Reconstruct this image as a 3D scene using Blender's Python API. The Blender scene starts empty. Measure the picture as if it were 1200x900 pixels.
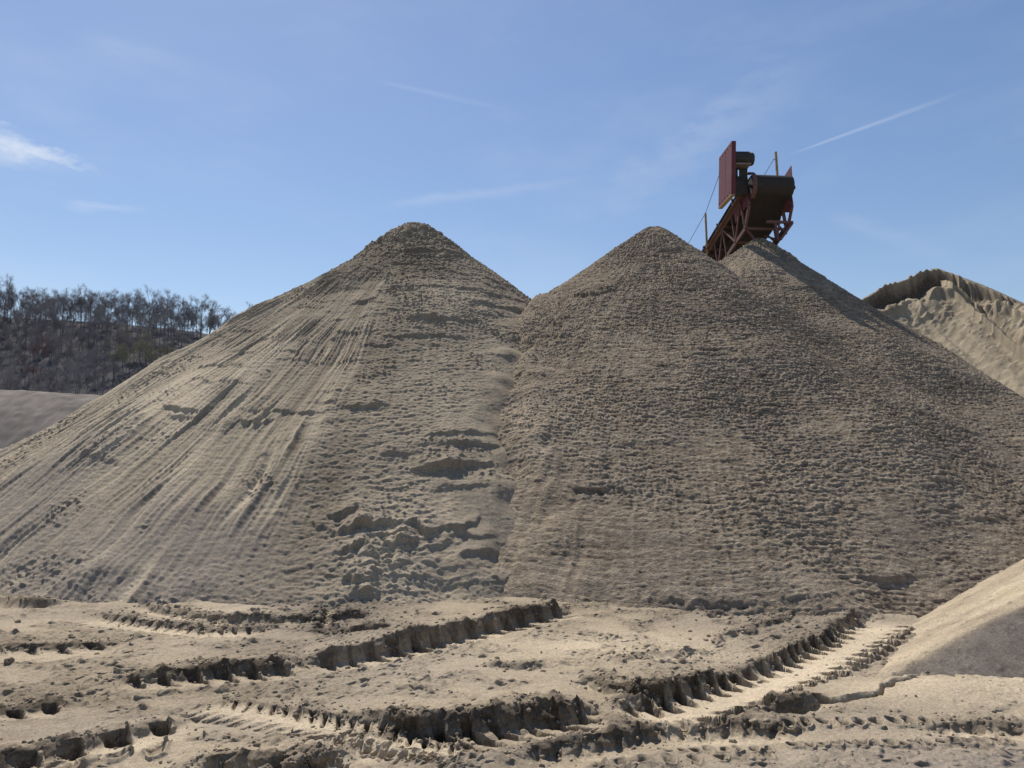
import bpy, math, random, time
import numpy as np
T0 = time.time()
rng = np.random.RandomState(7)
random.seed(7)
F32 = np.float32

# ------------------------------------------------------------------ scene basics
scene = bpy.context.scene
scene.view_settings.view_transform = 'Standard'
scene.view_settings.look = 'None'
scene.view_settings.exposure = 0
col = scene.collection

CAM_H = 1.7
FPX = 900.0
PITCH = math.atan(62.0 / FPX)
SUN_AZ = math.radians(27)      # left of the viewing direction, behind the piles
SUN_EL = math.radians(53.5)

def ray(px, py):
    """direction through a point of the photograph (1200x900)"""
    x = px - 600.0; u = 450.0 - py
    c, s = math.cos(PITCH), math.sin(PITCH)
    return np.array([x, FPX * c - u * s, FPX * s + u * c])

def at(px, py, z=0.0):
    d = ray(px, py); k = (z - CAM_H) / d[2]
    return (d[0] * k, d[1] * k)

def at_depth(px, py, y):
    d = ray(px, py); k = y / d[1]
    return np.array([d[0] * k, y, CAM_H + d[2] * k])

cam_data = bpy.data.cameras.new('camera')
cam = bpy.data.objects.new('camera', cam_data)
col.objects.link(cam)
cam.location = (0, 0, CAM_H)
cam.rotation_euler = (math.pi / 2 + PITCH, 0, 0)
cam_data.sensor_fit = 'HORIZONTAL'
cam_data.sensor_width = 36
cam_data.lens = 36 * FPX / 1200
cam_data.clip_start = 0.1
cam_data.clip_end = 20000
scene.camera = cam

# ------------------------------------------------------------------ noise
_g = rng.normal(size=(256, 3)); _g /= np.linalg.norm(_g, axis=1)[:, None]
_g = _g.astype(F32)

def _hash(ix, iy, iz, seed):
    h = (ix * np.int64(73856093)) ^ (iy * np.int64(19349663)) ^ (iz * np.int64(83492791)) ^ np.int64(seed * 7919 + 17)
    h = (h ^ (h >> 13)) * np.int64(1274126177)
    return ((h ^ (h >> 16)) & 255).astype(np.int32)

def pn(x, y, z, seed=0):
    """gradient noise, about -1..1"""
    x = np.asarray(x, F32); y = np.asarray(y, F32) + np.zeros_like(x); z = np.asarray(z, F32) + np.zeros_like(x)
    fx = np.floor(x); fy = np.floor(y); fz = np.floor(z)
    ix = fx.astype(np.int64); iy = fy.astype(np.int64); iz = fz.astype(np.int64)
    x = x - fx; y = y - fy; z = z - fz
    u = x * x * x * (x * (x * 6 - 15) + 10); v = y * y * y * (y * (y * 6 - 15) + 10); w = z * z * z * (z * (z * 6 - 15) + 10)
    out = np.zeros_like(x)
    for a in (0, 1):
        wa = u if a else 1 - u
        for b in (0, 1):
            wb = wa * (v if b else 1 - v)
            for c in (0, 1):
                g = _g[_hash(ix + a, iy + b, iz + c, seed)]
                d = g[..., 0] * (x - a) + g[..., 1] * (y - b) + g[..., 2] * (z - c)
                out += d * (wb * (w if c else 1 - w))
    return out * F32(1.6)

def n2(x, y, seed=0):
    return pn(x, y, np.full(np.shape(x), 0.37, F32), seed)

def sst(a, b, x):
    t = np.clip((x - a) / (b - a), 0, 1)
    return t * t * (3 - 2 * t)

# ------------------------------------------------------------------ mesh helpers
def tag(o, label=None, cat=None, group=None, kind=None):
    if label: o['label'] = label
    if cat: o['category'] = cat
    if group: o['group'] = group
    if kind: o['kind'] = kind
    return o

def grid_mesh(name, P, mat, color=None, wrap=False, keep=None, smooth=True):
    """P: (n, m, 3) array of points -> one mesh of quads"""
    n, m = P.shape[:2]
    idx = np.arange(n * m, dtype=np.int32).reshape(n, m)
    if wrap:
        idx = np.vstack([idx, idx[:1]])
    a = idx[:-1, :-1]; b = idx[1:, :-1]; c = idx[1:, 1:]; d = idx[:-1, 1:]
    q = np.stack([a, b, c, d], axis=-1).reshape(-1, 4)
    V = P.reshape(-1, 3).astype(F32)
    if keep is not None:
        k = keep.reshape(-1)
        q = q[k[q].any(axis=1)]
        used = np.zeros(len(V), bool); used[q.ravel()] = True
        remap = np.cumsum(used) - 1
        q = remap[q]; V = V[used]
        if color is not None:
            color = color.reshape(-1, 4)[used]
    me = bpy.data.meshes.new(name)
    me.vertices.add(len(V)); me.vertices.foreach_set('co', V.ravel())
    me.loops.add(q.size); me.loops.foreach_set('vertex_index', q.ravel().astype(np.int32))
    me.polygons.add(len(q)); me.polygons.foreach_set('loop_start', np.arange(0, q.size, 4, dtype=np.int32))
    me.polygons.foreach_set('use_smooth', np.full(len(q), smooth))
    me.update(calc_edges=True)
    if color is not None:
        at_ = me.color_attributes.new('sand', 'FLOAT_COLOR', 'POINT')
        at_.data.foreach_set('color', color.reshape(-1).astype(F32))
    me.materials.append(mat)
    o = bpy.data.objects.new(name, me)
    col.objects.link(o)
    return o

def rgba(r, g, b=None):
    out = np.ones(r.shape + (4,), F32)
    out[..., 0] = np.clip(r, 0, 1); out[..., 1] = np.clip(g, 0, 1); out[..., 2] = 0 if b is None else np.clip(b, 0, 1)
    return out

class MB:
    """collects bars, boxes and tubes for ONE mesh"""
    def __init__(s): s.v = []; s.f = []; s.sm = []
    def add(s, vs, fs, smooth=False):
        k = len(s.v); s.v += [tuple(p) for p in vs]; s.f += [tuple(i + k for i in f) for f in fs]; s.sm += [smooth] * len(fs)
    def box(s, c, ax, ay, az, hx, hy, hz):
        c, ax, ay, az = map(np.array, (c, ax, ay, az))
        vs = [c + ax * hx * i + ay * hy * j + az * hz * k for i in (-1, 1) for j in (-1, 1) for k in (-1, 1)]
        s.add(vs, [(0, 1, 3, 2), (4, 6, 7, 5), (0, 4, 5, 1), (2, 3, 7, 6), (0, 2, 6, 4), (1, 5, 7, 3)])
    def bar(s, a, b, w=0.05, h=None, up=(0, 0, 1)):
        a = np.array(a, float); b = np.array(b, float); h = h or w
        d = b - a; L = np.linalg.norm(d); d = d / L
        u = np.array(up, float)
        if abs(np.dot(u, d)) > 0.95: u = np.array([1.0, 0, 0])
        sx = np.cross(d, u); sx /= np.linalg.norm(sx); sz = np.cross(sx, d)
        s.box((a + b) / 2, d, sx, sz, L / 2, w / 2, h / 2)
    def angle(s, a, b, w=0.06, up=(0, 0, 1), t=0.008, fx=1, fz=1):
        """an angle-iron: two flanges"""
        a = np.array(a, float); b = np.array(b, float)
        d = b - a; L = np.linalg.norm(d); d = d / L
        u = np.array(up, float)
        if abs(np.dot(u, d)) > 0.95: u = np.array([1.0, 0, 0])
        sx = np.cross(d, u); sx /= np.linalg.norm(sx); sz = np.cross(sx, d)
        c = (a + b) / 2
        s.box(c, d, sx, sz, L / 2, t / 2, w / 2)
        s.box(c + sx * fx * (w / 2 + t / 2 + 0.0005) + sz * fz * (w / 2 - t / 2), d, sx, sz, L / 2, w / 2, t / 2)
    def tube(s, a, b, r0, r1=None, n=12, caps=True):
        a = np.array(a, float); b = np.array(b, float); r1 = r0 if r1 is None else r1
        d = b - a; d = d / np.linalg.norm(d)
        u = np.array([0, 0, 1.0]) if abs(d[2]) < 0.9 else np.array([1.0, 0, 0])
        sx = np.cross(d, u); sx /= np.linalg.norm(sx); sz = np.cross(sx, d)
        vs = []
        for p, r in ((a, r0), (b, r1)):
            for i in range(n):
                t = 2 * math.pi * i / n
                vs.append(p + sx * r * math.cos(t) + sz * r * math.sin(t))
        s.add(vs, [(i, (i + 1) % n, n + (i + 1) % n, n + i) for i in range(n)], True)
        if caps:
            s.add(vs[:n], [tuple(range(n))[::-1]]); s.add(vs[n:], [tuple(range(n))])
    def build(s, name, mat, parent=None):
        me = bpy.data.meshes.new(name)
        me.from_pydata([tuple(map(float, v)) for v in s.v], [], s.f)
        me.polygons.foreach_set('use_smooth', s.sm)
        me.materials.append(mat); me.update()
        o = bpy.data.objects.new(name, me); col.objects.link(o)
        if parent is not None: o.parent = parent
        return o

# ------------------------------------------------------------------ materials
def new_mat(name):
    m = bpy.data.materials.new(name); m.use_nodes = True
    nt = m.node_tree; nt.nodes.clear()
    out = nt.nodes.new('ShaderNodeOutputMaterial')
    b = nt.nodes.new('ShaderNodeBsdfPrincipled')
    nt.links.new(b.outputs[0], out.inputs[0])
    b.inputs['Specular IOR Level'].default_value = 0.15
    return m, nt, b

def N(nt, t, **kw):
    n = nt.nodes.new(t)
    for k, v in kw.items():
        if k in n.inputs: n.inputs[k].default_value = v
        else: setattr(n, k, v)
    return n

def mixc(nt, fac, a, b, blend='MIX'):
    n = nt.nodes.new('ShaderNodeMix'); n.data_type = 'RGBA'; n.blend_type = blend
    for sock, v in ((n.inputs[0], fac), (n.inputs[6], a), (n.inputs[7], b)):
        if isinstance(v, bpy.types.NodeSocket): nt.links.new(v, sock)
        elif isinstance(v, (tuple, list)): sock.default_value = (*v, 1)
        else: sock.default_value = v
    return n.outputs[2]

def mth(nt, op, a, b=0.0, c=0.0, clamp=False):
    n = nt.nodes.new('ShaderNodeMath'); n.operation = op; n.use_clamp = clamp
    for i, v in enumerate((a, b, c)):
        if isinstance(v, bpy.types.NodeSocket): nt.links.new(v, n.inputs[i])
        else: n.inputs[i].default_value = v
    return n.outputs[0]

def noise(nt, vec, scale, detail=4, rough=0.6):
    n = N(nt, 'ShaderNodeTexNoise'); n.inputs['Scale'].default_value = scale
    n.inputs['Detail'].default_value = detail; n.inputs['Roughness'].default_value = rough
    if vec is not None: nt.links.new(vec, n.inputs['Vector'])
    return n.outputs['Fac']

def sand_material(name, crumb=0.0, damp=(0.110, 0.087, 0.064), dry=(0.46, 0.378, 0.268), gravel=(0.235, 0.198, 0.165), grain=1.0, bumpd=0.006):
    """attribute 'sand': R = dryness and, in places G = coarse gravel, B = crumb shade"""
    m, nt, b = new_mat(name)
    A = N(nt, 'ShaderNodeAttribute'); A.attribute_name = 'sand'
    sep = N(nt, 'ShaderNodeSeparateColor'); nt.links.new(A.outputs['Color'], sep.inputs[0])
    tc = N(nt, 'ShaderNodeTexCoord'); v = tc.outputs['Object']
    big = noise(nt, v, 0.9, 5, 0.6)
    mid = noise(nt, v, 9, 5, 0.65)
    fine = noise(nt, v, 70, 3, 0.7)
    grn = noise(nt, v, 210, 2, 0.7)
    d = mth(nt, 'MULTIPLY_ADD', mth(nt, 'SUBTRACT', big, 0.5), 0.35, sep.outputs[0])
    d = mth(nt, 'MULTIPLY_ADD', mth(nt, 'SUBTRACT', mid, 0.5), 0.45, d)
    d = mth(nt, 'MULTIPLY_ADD', mth(nt, 'SUBTRACT', fine, 0.5), 0.45, d, clamp=True)
    c = mixc(nt, d, damp, dry)
    gf = mth(nt, 'MULTIPLY_ADD', mth(nt, 'SUBTRACT', mid, 0.5), 0.8, sep.outputs[1], clamp=True)
    c = mixc(nt, gf, c, gravel)
    # separate grains: some lighter, some darker
    vo = N(nt, 'ShaderNodeTexVoronoi'); vo.inputs['Scale'].default_value = 95; nt.links.new(v, vo.inputs['Vector'])
    sp = N(nt, 'ShaderNodeSeparateColor'); nt.links.new(vo.outputs['Color'], sp.inputs[0])
    g = mth(nt, 'MULTIPLY_ADD', sp.outputs[0], 0.42 * grain, 1.0 - 0.21 * grain)
    g2 = mth(nt, 'MULTIPLY_ADD', grn, 0.5 * grain, 1.0 - 0.25 * grain)
    g = mth(nt, 'MULTIPLY', g, g2)
    hsv = N(nt, 'ShaderNodeHueSaturation'); nt.links.new(c, hsv.inputs['Color']); nt.links.new(g, hsv.inputs['Value'])
    nt.links.new(hsv.outputs[0], b.inputs['Base Color'])
    b.inputs['Roughness'].default_value = 0.95
    b.inputs['Specular IOR Level'].default_value = 0.05
    h = mth(nt, 'MULTIPLY_ADD', fine, 1.0, mth(nt, 'MULTIPLY', grn, 0.4))
    if crumb:
        mp = N(nt, 'ShaderNodeMapping'); nt.links.new(v, mp.inputs[0]); mp.inputs['Scale'].default_value = (1, 1, 2.2)
        h = mth(nt, 'MULTIPLY_ADD', noise(nt, mp.outputs[0], 34, 3, 0.6), crumb, h)
    bp = N(nt, 'ShaderNodeBump'); bp.inputs['Strength'].default_value = 0.8; bp.inputs['Distance'].default_value = bumpd
    nt.links.new(h, bp.inputs['Height']); nt.links.new(bp.outputs[0], b.inputs['Normal'])
    return m

def paint(name, c, rust=(0.10, 0.055, 0.04), amount=0.5, scale=6, rough=0.6, metal=0.0, bump=0.002):
    m, nt, b = new_mat(name)
    tc = N(nt, 'ShaderNodeTexCoord'); v = tc.outputs['Object']
    n1 = noise(nt, v, scale, 6, 0.65); n3 = noise(nt, v, scale * 9, 3, 0.6)
    f = mth(nt, 'MULTIPLY', mth(nt, 'SUBTRACT', n1, 0.62 - amount * 0.3), 4.0, clamp=True)
    cc = mixc(nt, f, c, rust)
    cc = mixc(nt, mth(nt, 'MULTIPLY', n3, 0.35), cc, (0.16, 0.13, 0.11))
    nt.links.new(cc, b.inputs['Base Color'])
    b.inputs['Roughness'].default_value = rough; b.inputs['Metallic'].default_value = metal
    bp = N(nt, 'ShaderNodeBump'); bp.inputs['Distance'].default_value = bump
    nt.links.new(n3, bp.inputs['Height']); nt.links.new(bp.outputs[0], b.inputs['Normal'])
    return m

M_LEFT = sand_material('sand_streaked')
M_MID = sand_material('sand_coarse', damp=(0.085, 0.064, 0.046), dry=(0.41, 0.328, 0.234), bumpd=0.009, crumb=2.2)
M_FAR = sand_material('sand_far', damp=(0.090, 0.070, 0.052), dry=(0.45, 0.368, 0.252), grain=0.8)
M_GND = sand_material('sand_ground', damp=(0.085, 0.065, 0.046), dry=(0.50, 0.408, 0.286), bumpd=0.004)
M_GREY = sand_material('gravel_grey', damp=(0.12, 0.103, 0.09), dry=(0.25, 0.215, 0.185), gravel=(0.19, 0.165, 0.145), bumpd=0.01)

# ------------------------------------------------------------------ world and sun
world = bpy.data.worlds.new('World'); scene.world = world; world.use_nodes = True
wt = world.node_tree; wt.nodes.clear()
wo = wt.nodes.new('ShaderNodeOutputWorld'); bg = wt.nodes.new('ShaderNodeBackground')
sky = wt.nodes.new('ShaderNodeTexSky'); sky.sky_type = 'NISHITA'; sky.sun_disc = False
sky.sun_elevation = SUN_EL; sky.sun_rotation = -SUN_AZ
sky.air_density = 1.0; sky.dust_density = 0.35; sky.ozone_density = 2.5; sky.altitude = 150
bg.inputs['Strength'].default_value = 0.160
wt.links.new(bg.outputs[0], wo.inputs[0])
tcw = wt.nodes.new('ShaderNodeTexCoord'); dirv = tcw.outputs['Generated']
def vdot(v, vec):
    n = wt.nodes.new('ShaderNodeVectorMath'); n.operation = 'DOT_PRODUCT'
    wt.links.new(v, n.inputs[0]); n.inputs[1].default_value = tuple(float(q) for q in vec); return n.outputs['Value']
def wmap(v, rot, scl):
    n = wt.nodes.new('ShaderNodeMapping'); wt.links.new(v, n.inputs[0]); n.inputs['Rotation'].default_value = rot; n.inputs['Scale'].default_value = scl
    return n.outputs[0]
def nrm(v): return np.array(v) / np.linalg.norm(v)
def wband(v, c0, c1):
    n = wt.nodes.new('ShaderNodeMapRange'); n.interpolation_type = 'SMOOTHSTEP'
    wt.links.new(v, n.inputs[0]); n.inputs[1].default_value = c0; n.inputs[2].default_value = c1
    return n.outputs[0]
def wisp(p0, p1, w0, w1, amp, grain=0.5, seedscale=(14, 14, 60)):
    """a thin streak of cloud between two directions of the sky"""
    a = nrm(ray(*p0)); b_ = nrm(ray(*p1)); Nn = nrm(np.cross(a, b_)); Tn = nrm(b_ - a)
    off = vdot(dirv, Nn); t = vdot(dirv, Tn); ta, tb = float(a @ Tn), float(b_ @ Tn)
    u = mth(wt, 'DIVIDE', mth(wt, 'SUBTRACT', t, ta), tb - ta)
    wob = noise(wt, wmap(dirv, (0, 0, 0), seedscale), 1.0, 5, 0.6)
    off = mth(wt, 'ABSOLUTE', mth(wt, 'ADD', off, mth(wt, 'MULTIPLY', mth(wt, 'SUBTRACT', wob, 0.5), w0 * grain * 3)))
    wid = mth(wt, 'MULTIPLY_ADD', u, w1 - w0, w0)
    prof = mth(wt, 'SUBTRACT', 1.0, wband(mth(wt, 'DIVIDE', off, wid), 0.0, 1.0))
    ends = mth(wt, 'MULTIPLY', wband(u, -0.02, 0.25), mth(wt, 'SUBTRACT', 1.0, wband(u, 0.45, 1.1)))
    front = mth(wt, 'GREATER_THAN', vdot(dirv, nrm(a + b_)), 0.3)
    body = mth(wt, 'MULTIPLY_ADD', wob, grain * 1.6, 1.0 - grain * 0.8)
    return mth(wt, 'MULTIPLY', mth(wt, 'MULTIPLY', mth(wt, 'MULTIPLY', prof, ends), mth(wt, 'MULTIPLY', body, front)), amp)
cm = wisp((918, 184), (1135, 105), 0.0015, 0.005, 0.20, 0.25)
for w in (wisp((-30, 152), (118, 203), 0.022, 0.003, 0.46, 0.7, (26, 26, 60)),
          wisp((-60, 175), (75, 192), 0.030, 0.012, 0.30, 0.9, (16, 16, 40)),
          wisp((70, 236), (175, 248), 0.010, 0.008, 0.18, 0.9),
          wisp((430, 92), (600, 130), 0.003, 0.007, 0.08, 0.5),
          wisp((430, 245), (720, 205), 0.008, 0.014, 0.12, 0.9),
          wisp((700, 240), (980, 70), 0.035, 0.05, 0.11, 0.9, (18, 18, 40)),
          wisp((80, 40), (300, 100), 0.012, 0.02, 0.05, 0.9),
          wisp((960, 250), (1120, 300), 0.010, 0.02, 0.07, 0.8)):
    cm = mth(wt, 'ADD', cm, w)
haze = noise(wt, wmap(dirv, (0.2, 0.35, 0.5), (2.2, 2.2, 7.0)), 1.6, 6, 0.6)
haze = mth(wt, 'MULTIPLY', wband(haze, 0.42, 0.80), 0.11)
cm = mth(wt, 'ADD', cm, haze, clamp=True)
gam = wt.nodes.new('ShaderNodeGamma'); wt.links.new(sky.outputs[0], gam.inputs[0]); gam.inputs[1].default_value = 0.80
hs = wt.nodes.new('ShaderNodeHueSaturation'); wt.links.new(gam.outputs[0], hs.inputs['Color'])
hs.inputs['Saturation'].default_value = 1.18; hs.inputs['Hue'].default_value = 0.507
skyc = mixc(wt, cm, hs.outputs[0], (5.0, 5.35, 5.9))
wt.links.new(skyc, bg.inputs[0])

sd = bpy.data.lights.new('sun', 'SUN'); sd.energy = 5.5; sd.angle = math.radians(0.55); sd.color = (1.0, 0.955, 0.88)
sun = bpy.data.objects.new('sun', sd); col.objects.link(sun)
Ld = np.array([-math.sin(SUN_AZ) * math.cos(SUN_EL), math.cos(SUN_AZ) * math.cos(SUN_EL), math.sin(SUN_EL)])
from mathutils import Vector
sun.rotation_euler = Vector(Ld).to_track_quat('Z', 'Y').to_euler()
sun.location = tuple(Ld * 60)

# ------------------------------------------------------------------ cone-like piles
class Pile:
    def __init__(s, cx, cy, H, slopes, R, a=0.12):
        s.cx, s.cy, s.H, s.R, s.a = cx, cy, H, R, a
        s.tk = np.radians([k for k, _ in slopes]); s.sk = np.array([v for _, v in slopes])
    def slope(s, th):
        th = np.mod(th, 2 * np.pi)
        k = np.concatenate([s.tk - 2 * np.pi, s.tk, s.tk + 2 * np.pi]); v = np.concatenate([s.sk] * 3)
        return np.interp(th, k, v)
    def base(s, r, th):
        return s.H - s.slope(th) * (np.sqrt(r * r + s.a ** 2) - s.a)
    def z(s, x, y):
        dx, dy = x - s.cx, y - s.cy
        return s.base(np.hypot(dx, dy), np.arctan2(dy, dx))
    def hit(s, px, py):
        """(theta, r) on the pile's surface seen at a point of the photograph"""
        d = ray(px, py); d = d / d[1]
        for y in np.arange(5.0, 40, 0.02):
            p = d * y; 
            if CAM_H + p[2] < s.z(p[0], p[1]): 
                return math.atan2(p[1] - s.cy, p[0] - s.cx) % (2 * math.pi), math.hypot(p[0] - s.cx, p[1] - s.cy)
        return None
    def grid(s, face, span, nt, nr, nback):
        face = math.radians(face); span = math.radians(span)
        f = np.linspace(face - span, face + span, nt)
        b = np.linspace(face + span, face - span + 2 * np.pi, nback + 2)[1:-1]
        s.th = np.concatenate([f, b]).astype(np.float64)
        s.r = np.linspace(0, s.R, nr) ** 1.0
        s.r[0] = 0.0005
        s.TH, s.RR = np.meshgrid(s.th, s.r, indexing='ij')
        s.X = s.cx + s.RR * np.cos(s.TH); s.Y = s.cy + s.RR * np.sin(s.TH); s.Z = s.base(s.RR, s.TH)
        s.D = np.zeros_like(s.Z)
    def ledge(s, t0, r0, wt_, depth, L=0.5, wander=0.08, seed=0, hollow=0.3, freq=3.0):
        """a broken edge of crust that follows the contour: thick above, hollow below"""
        dt = (s.th - t0 + np.pi) % (2 * np.pi) - np.pi
        ci = np.where(np.abs(dt) < wt_)[0]
        if len(ci) == 0: return
        ri0 = np.searchsorted(s.r, r0 - 3.5 * L); ri1 = np.searchsorted(s.r, r0 + 0.9)
        r = s.r[ri0:ri1][None, :]; t = dt[ci][:, None]
        e = np.sqrt(np.clip(1 - (t / wt_) ** 2, 0, 1))
        arc = t * r0
        w = n2(arc * freq, np.full_like(arc, seed * 3.3), seed) * wander + n2(arc * freq * 4, np.full_like(arc, seed * 1.7), seed + 1) * wander * 0.45 + n2(arc * 24, np.full_like(arc, seed * 1.1), seed + 5) * .012
        q = (r0 + w) - r
        jag = 0.75 + 0.5 * n2(arc * 5, np.full_like(arc, seed * 2.1), seed + 2)
        up = np.where(q > 0, np.exp(-q / L), np.exp(np.minimum(q, 0) / 0.018))
        dn = np.where(q < 0, np.exp(q / 0.09), np.exp(-np.maximum(q, 0) / 0.018))
        s.D[np.ix_(ci, np.arange(ri0, ri1))] += e * jag * (depth * up - depth * hollow * dn)
    def finish(s, name, mat, color, others=()):
        nx = s.slope(s.TH); k = 1 / np.sqrt(nx * nx + 1)
        ramp = np.clip(s.RR / 0.12, 0, 1)
        D = s.D * ramp
        P = np.stack([s.X + D * nx * k * np.cos(s.TH), s.Y + D * nx * k * np.sin(s.TH), s.Z + D * k], axis=-1)
        keep = P[..., 2] > -0.35
        for o in others:
            keep &= P[..., 2] > o.z(s.X, s.Y) - 0.35
        ob = grid_mesh(name, P, mat, color, wrap=True, keep=keep)
        s.D = s.TH = s.RR = s.X = s.Y = s.Z = None
        return ob

LP = Pile(-2.13, 17.0, 6.44, [(0, .74), (60, .70), (120, .68), (180, .665), (225, .672), (250, .700), (262, .712), (285, .715), (325, .745)], 10.4, 0.15)
MP = Pile(2.90, 15.5, 5.98, [(0, .78), (90, .72), (150, .72), (185, .71), (205, .705), (222, .735), (245, .752), (270, .748), (300, .74), (330, .78)], 9.2, 0.12)
RP = Pile(5.86, 18.0, 6.42, [(0, .80), (90, .72), (180, .72), (250, .70), (285, .74), (310, .79), (335, .82)], 10.0, 0.12)

def clod(x, y, z, scale, seed, thr=0.15, pw=1.0):
    n = pn(x * scale, y * scale, z * scale, seed)
    return np.clip(n - thr, 0, None) ** pw

# ---- left pile: dry streaks, broken crust
p = LP
_h = LP.hit(450, 655); LPM = (LP.cx + _h[1] * math.cos(_h[0]), _h[1])
p.grid(268, 98, 1900, 900, 90)
X, Y, Z, TH, RR = p.X, p.Y, p.Z, p.TH, p.RR
cs, sn = np.cos(TH), np.sin(TH)
low = pn(X * .45, Y * .45, Z * .45, 3)
warp = pn(X * .6, Y * .6, Z * .6, 4) * 0.013 + pn(X * 2.2, Y * 2.2, Z * 2.2, 44) * 0.003
ang = TH + warp
st1 = n2(ang * 15, RR * .25, 5); st2 = n2(ang * 36, RR * .55 + 5, 6); st3 = n2(ang * 85, RR * .95 + 9, 7); st4 = n2(ang * 170, RR * 1.6 + 9, 17)
smod = .45 + .95 * sst(-.35, .5, pn(X * .9, Y * .9, Z * 1.4, 18))
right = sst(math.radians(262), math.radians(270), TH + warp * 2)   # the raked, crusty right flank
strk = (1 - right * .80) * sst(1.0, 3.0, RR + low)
D = low * 0.10 + strk * smod * (st1 * .040 + (0.4 - np.abs(st2)) * .055 + (0.4 - np.abs(st3)) * .034 + st4 * .010)
toe = sst(8.3, 9.3, RR)
D += toe * (pn(X * 2.2, Y * 2.2, Z * 2.2, 19) * .05 + clod(X, Y, Z, 17, 20, .25) * .035 + clod(X, Y, Z, 31, 28, .15) * .02)
mess = np.exp(-(((X - LPM[0]) / .55) ** 2 + ((RR - LPM[1]) / 1.15) ** 2)) 
D += mess * (clod(X, Y, Z * 2.2, 9, 21, .05) * .06 + clod(X, Y, Z * 2, 23, 22, .05) * .045)
gapl = Z - MP.z(X, Y)
val = np.exp(-(np.clip(gapl, 0, None) / .30) ** 2) * (X > LP.cx) * (TH > math.pi)
D += val * .05 * (1 + 1.2 * pn(X * 2.4, Y * 2.4, Z * 2.4, 29))
D += (pn(X * 6, Y * 6, Z * 24, 8) * (.005 + .007 * right) + pn(X * 19, Y * 19, Z * 44, 9) * (.004 + .008 * right)) * (1 - val * .8)
top = 1 - sst(.8, 3.0, RR + low * .8)
D += top * (pn(X * 5, Y * 5, Z * 14, 10) * .022 + pn(X * 13, Y * 13, Z * 32, 11) * .018 + clod(X, Y, Z, 22, 12, .1) * .035)
# scattered crumbs
patch = sst(.12, .5, pn(X * 1.0, Y * 1.0, Z * 1.0, 13) + .10 * right)
crumb = clod(X, Y, Z * 1.3, 17, 14, .22) * .085 + clod(X, Y, Z, 34, 15, .20) * .04
D += crumb * (0.10 + .55 * patch) * (0.5 + .5 * sst(0, 3, RR))
p.D = D
rr_ = random.Random(4)
for i in range(420):
    t = math.radians(rr_.uniform(175, 335)); r = rr_.uniform(0.5, 5.2) if rr_.random() < .72 else rr_.uniform(5, 8.8)
    if r > 4.8 and t < math.radians(262) and rr_.random() < .65: continue
    wtt = rr_.uniform(.08, .42) / max(r, 1.0)
    p.ledge(t, r, wtt, rr_.uniform(.010, .034) * (1.0 if r < 5 else .8), L=rr_.uniform(.12, .5), wander=rr_.uniform(.03, .12), seed=100 + i, freq=rr_.uniform(1.5, 4))
def LG(pile, px, py, wpx, depth, L=.4, wander=.06, seed=0, hollow=.3, freq=3.0):
    h = pile.hit(px, py)
    if h is None: return
    h2 = pile.hit(px + wpx, py) or pile.hit(px - wpx, py)
    if h2 is None: return
    wtt = abs((h2[0] - h[0] + math.pi) % (2 * math.pi) - math.pi)
    pile.ledge(h[0], h[1], max(wtt, .01), depth, L, wander, seed, hollow, freq)
for i, a in enumerate([
    (425, 477, 32, .09, .5, .05), (330, 482, 60, .04, .6, .10), (300, 490, 22, .07, .4, .10), (215, 484, 28, .07, .35, .06),
    (515, 376, 45, .05, .5, .06), (500, 395, 50, .04, .4, .06), (565, 345, 36, .05, .4, .08), (585, 362, 26, .05, .4, .08),
    (440, 402, 20, .04, .4, .05), (500, 295, 40, .05, .3, .06), (545, 515, 42, .05, .3, .05), (548, 527, 38, .08, .35, .05),
    (530, 552, 50, .11, .45, .04), (545, 575, 40, .04, .3, .06), (470, 535, 26, .05, .3, .06), (520, 577, 30, .04, .2, .05),
    (403, 601, 22, .12, .18, .10), (378, 612, 18, .06, .2, .16), (432, 617, 34, .17, .30, .12), (515, 622, 50, .09, .20, .16), (470, 640, 20, .09, .2, .14),
    (410, 648, 22, .10, .2, .14), (440, 656, 20, .07, .15, .10), (560, 655, 26, .08, .15, .05), (500, 648, 46, .04, .15, .08), (545, 638, 40, .04, .15, .08),
    (420, 685, 20, .10, .3, .05), (425, 697, 16, .09, .3, .05), (432, 704, 12, .06, .3, .05),
    (535, 668, 50, .03, .25, .06), (520, 682, 60, .03, .2, .06), (545, 692, 50, .03, .2, .06), (470, 665, 10, .09, .2, .04),
    (215, 490, 20, .05, .3, .1), (120, 540, 30, .03, .3, .1), (260, 430, 35, .04, .35, .1), (350, 420, 30, .04, .35, .1)]):
    LG(p, *a, seed=400 + i * 3)
streakv = .5 + .55 * st2 + .35 * st1
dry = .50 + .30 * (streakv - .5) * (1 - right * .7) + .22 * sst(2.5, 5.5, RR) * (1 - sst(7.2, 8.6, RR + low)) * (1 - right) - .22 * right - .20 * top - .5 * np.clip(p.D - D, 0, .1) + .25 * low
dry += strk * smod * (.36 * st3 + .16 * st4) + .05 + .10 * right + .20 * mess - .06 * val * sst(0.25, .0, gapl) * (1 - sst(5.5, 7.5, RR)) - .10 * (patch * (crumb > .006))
grv = sst(7.0, 8.6, RR + low * .8 + st1 * .8) * (1 - .7 * right) * .70 - .4 * np.clip(st2, 0, 1) - .5 * np.clip(st3, 0, 1) * strk
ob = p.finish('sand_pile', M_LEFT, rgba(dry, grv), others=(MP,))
tag(ob, 'tall pointed sand pile streaked with dry slides, the leftmost of the big piles', 'sand pile', 'big sand piles')
print('left', time.time() - T0)

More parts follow.
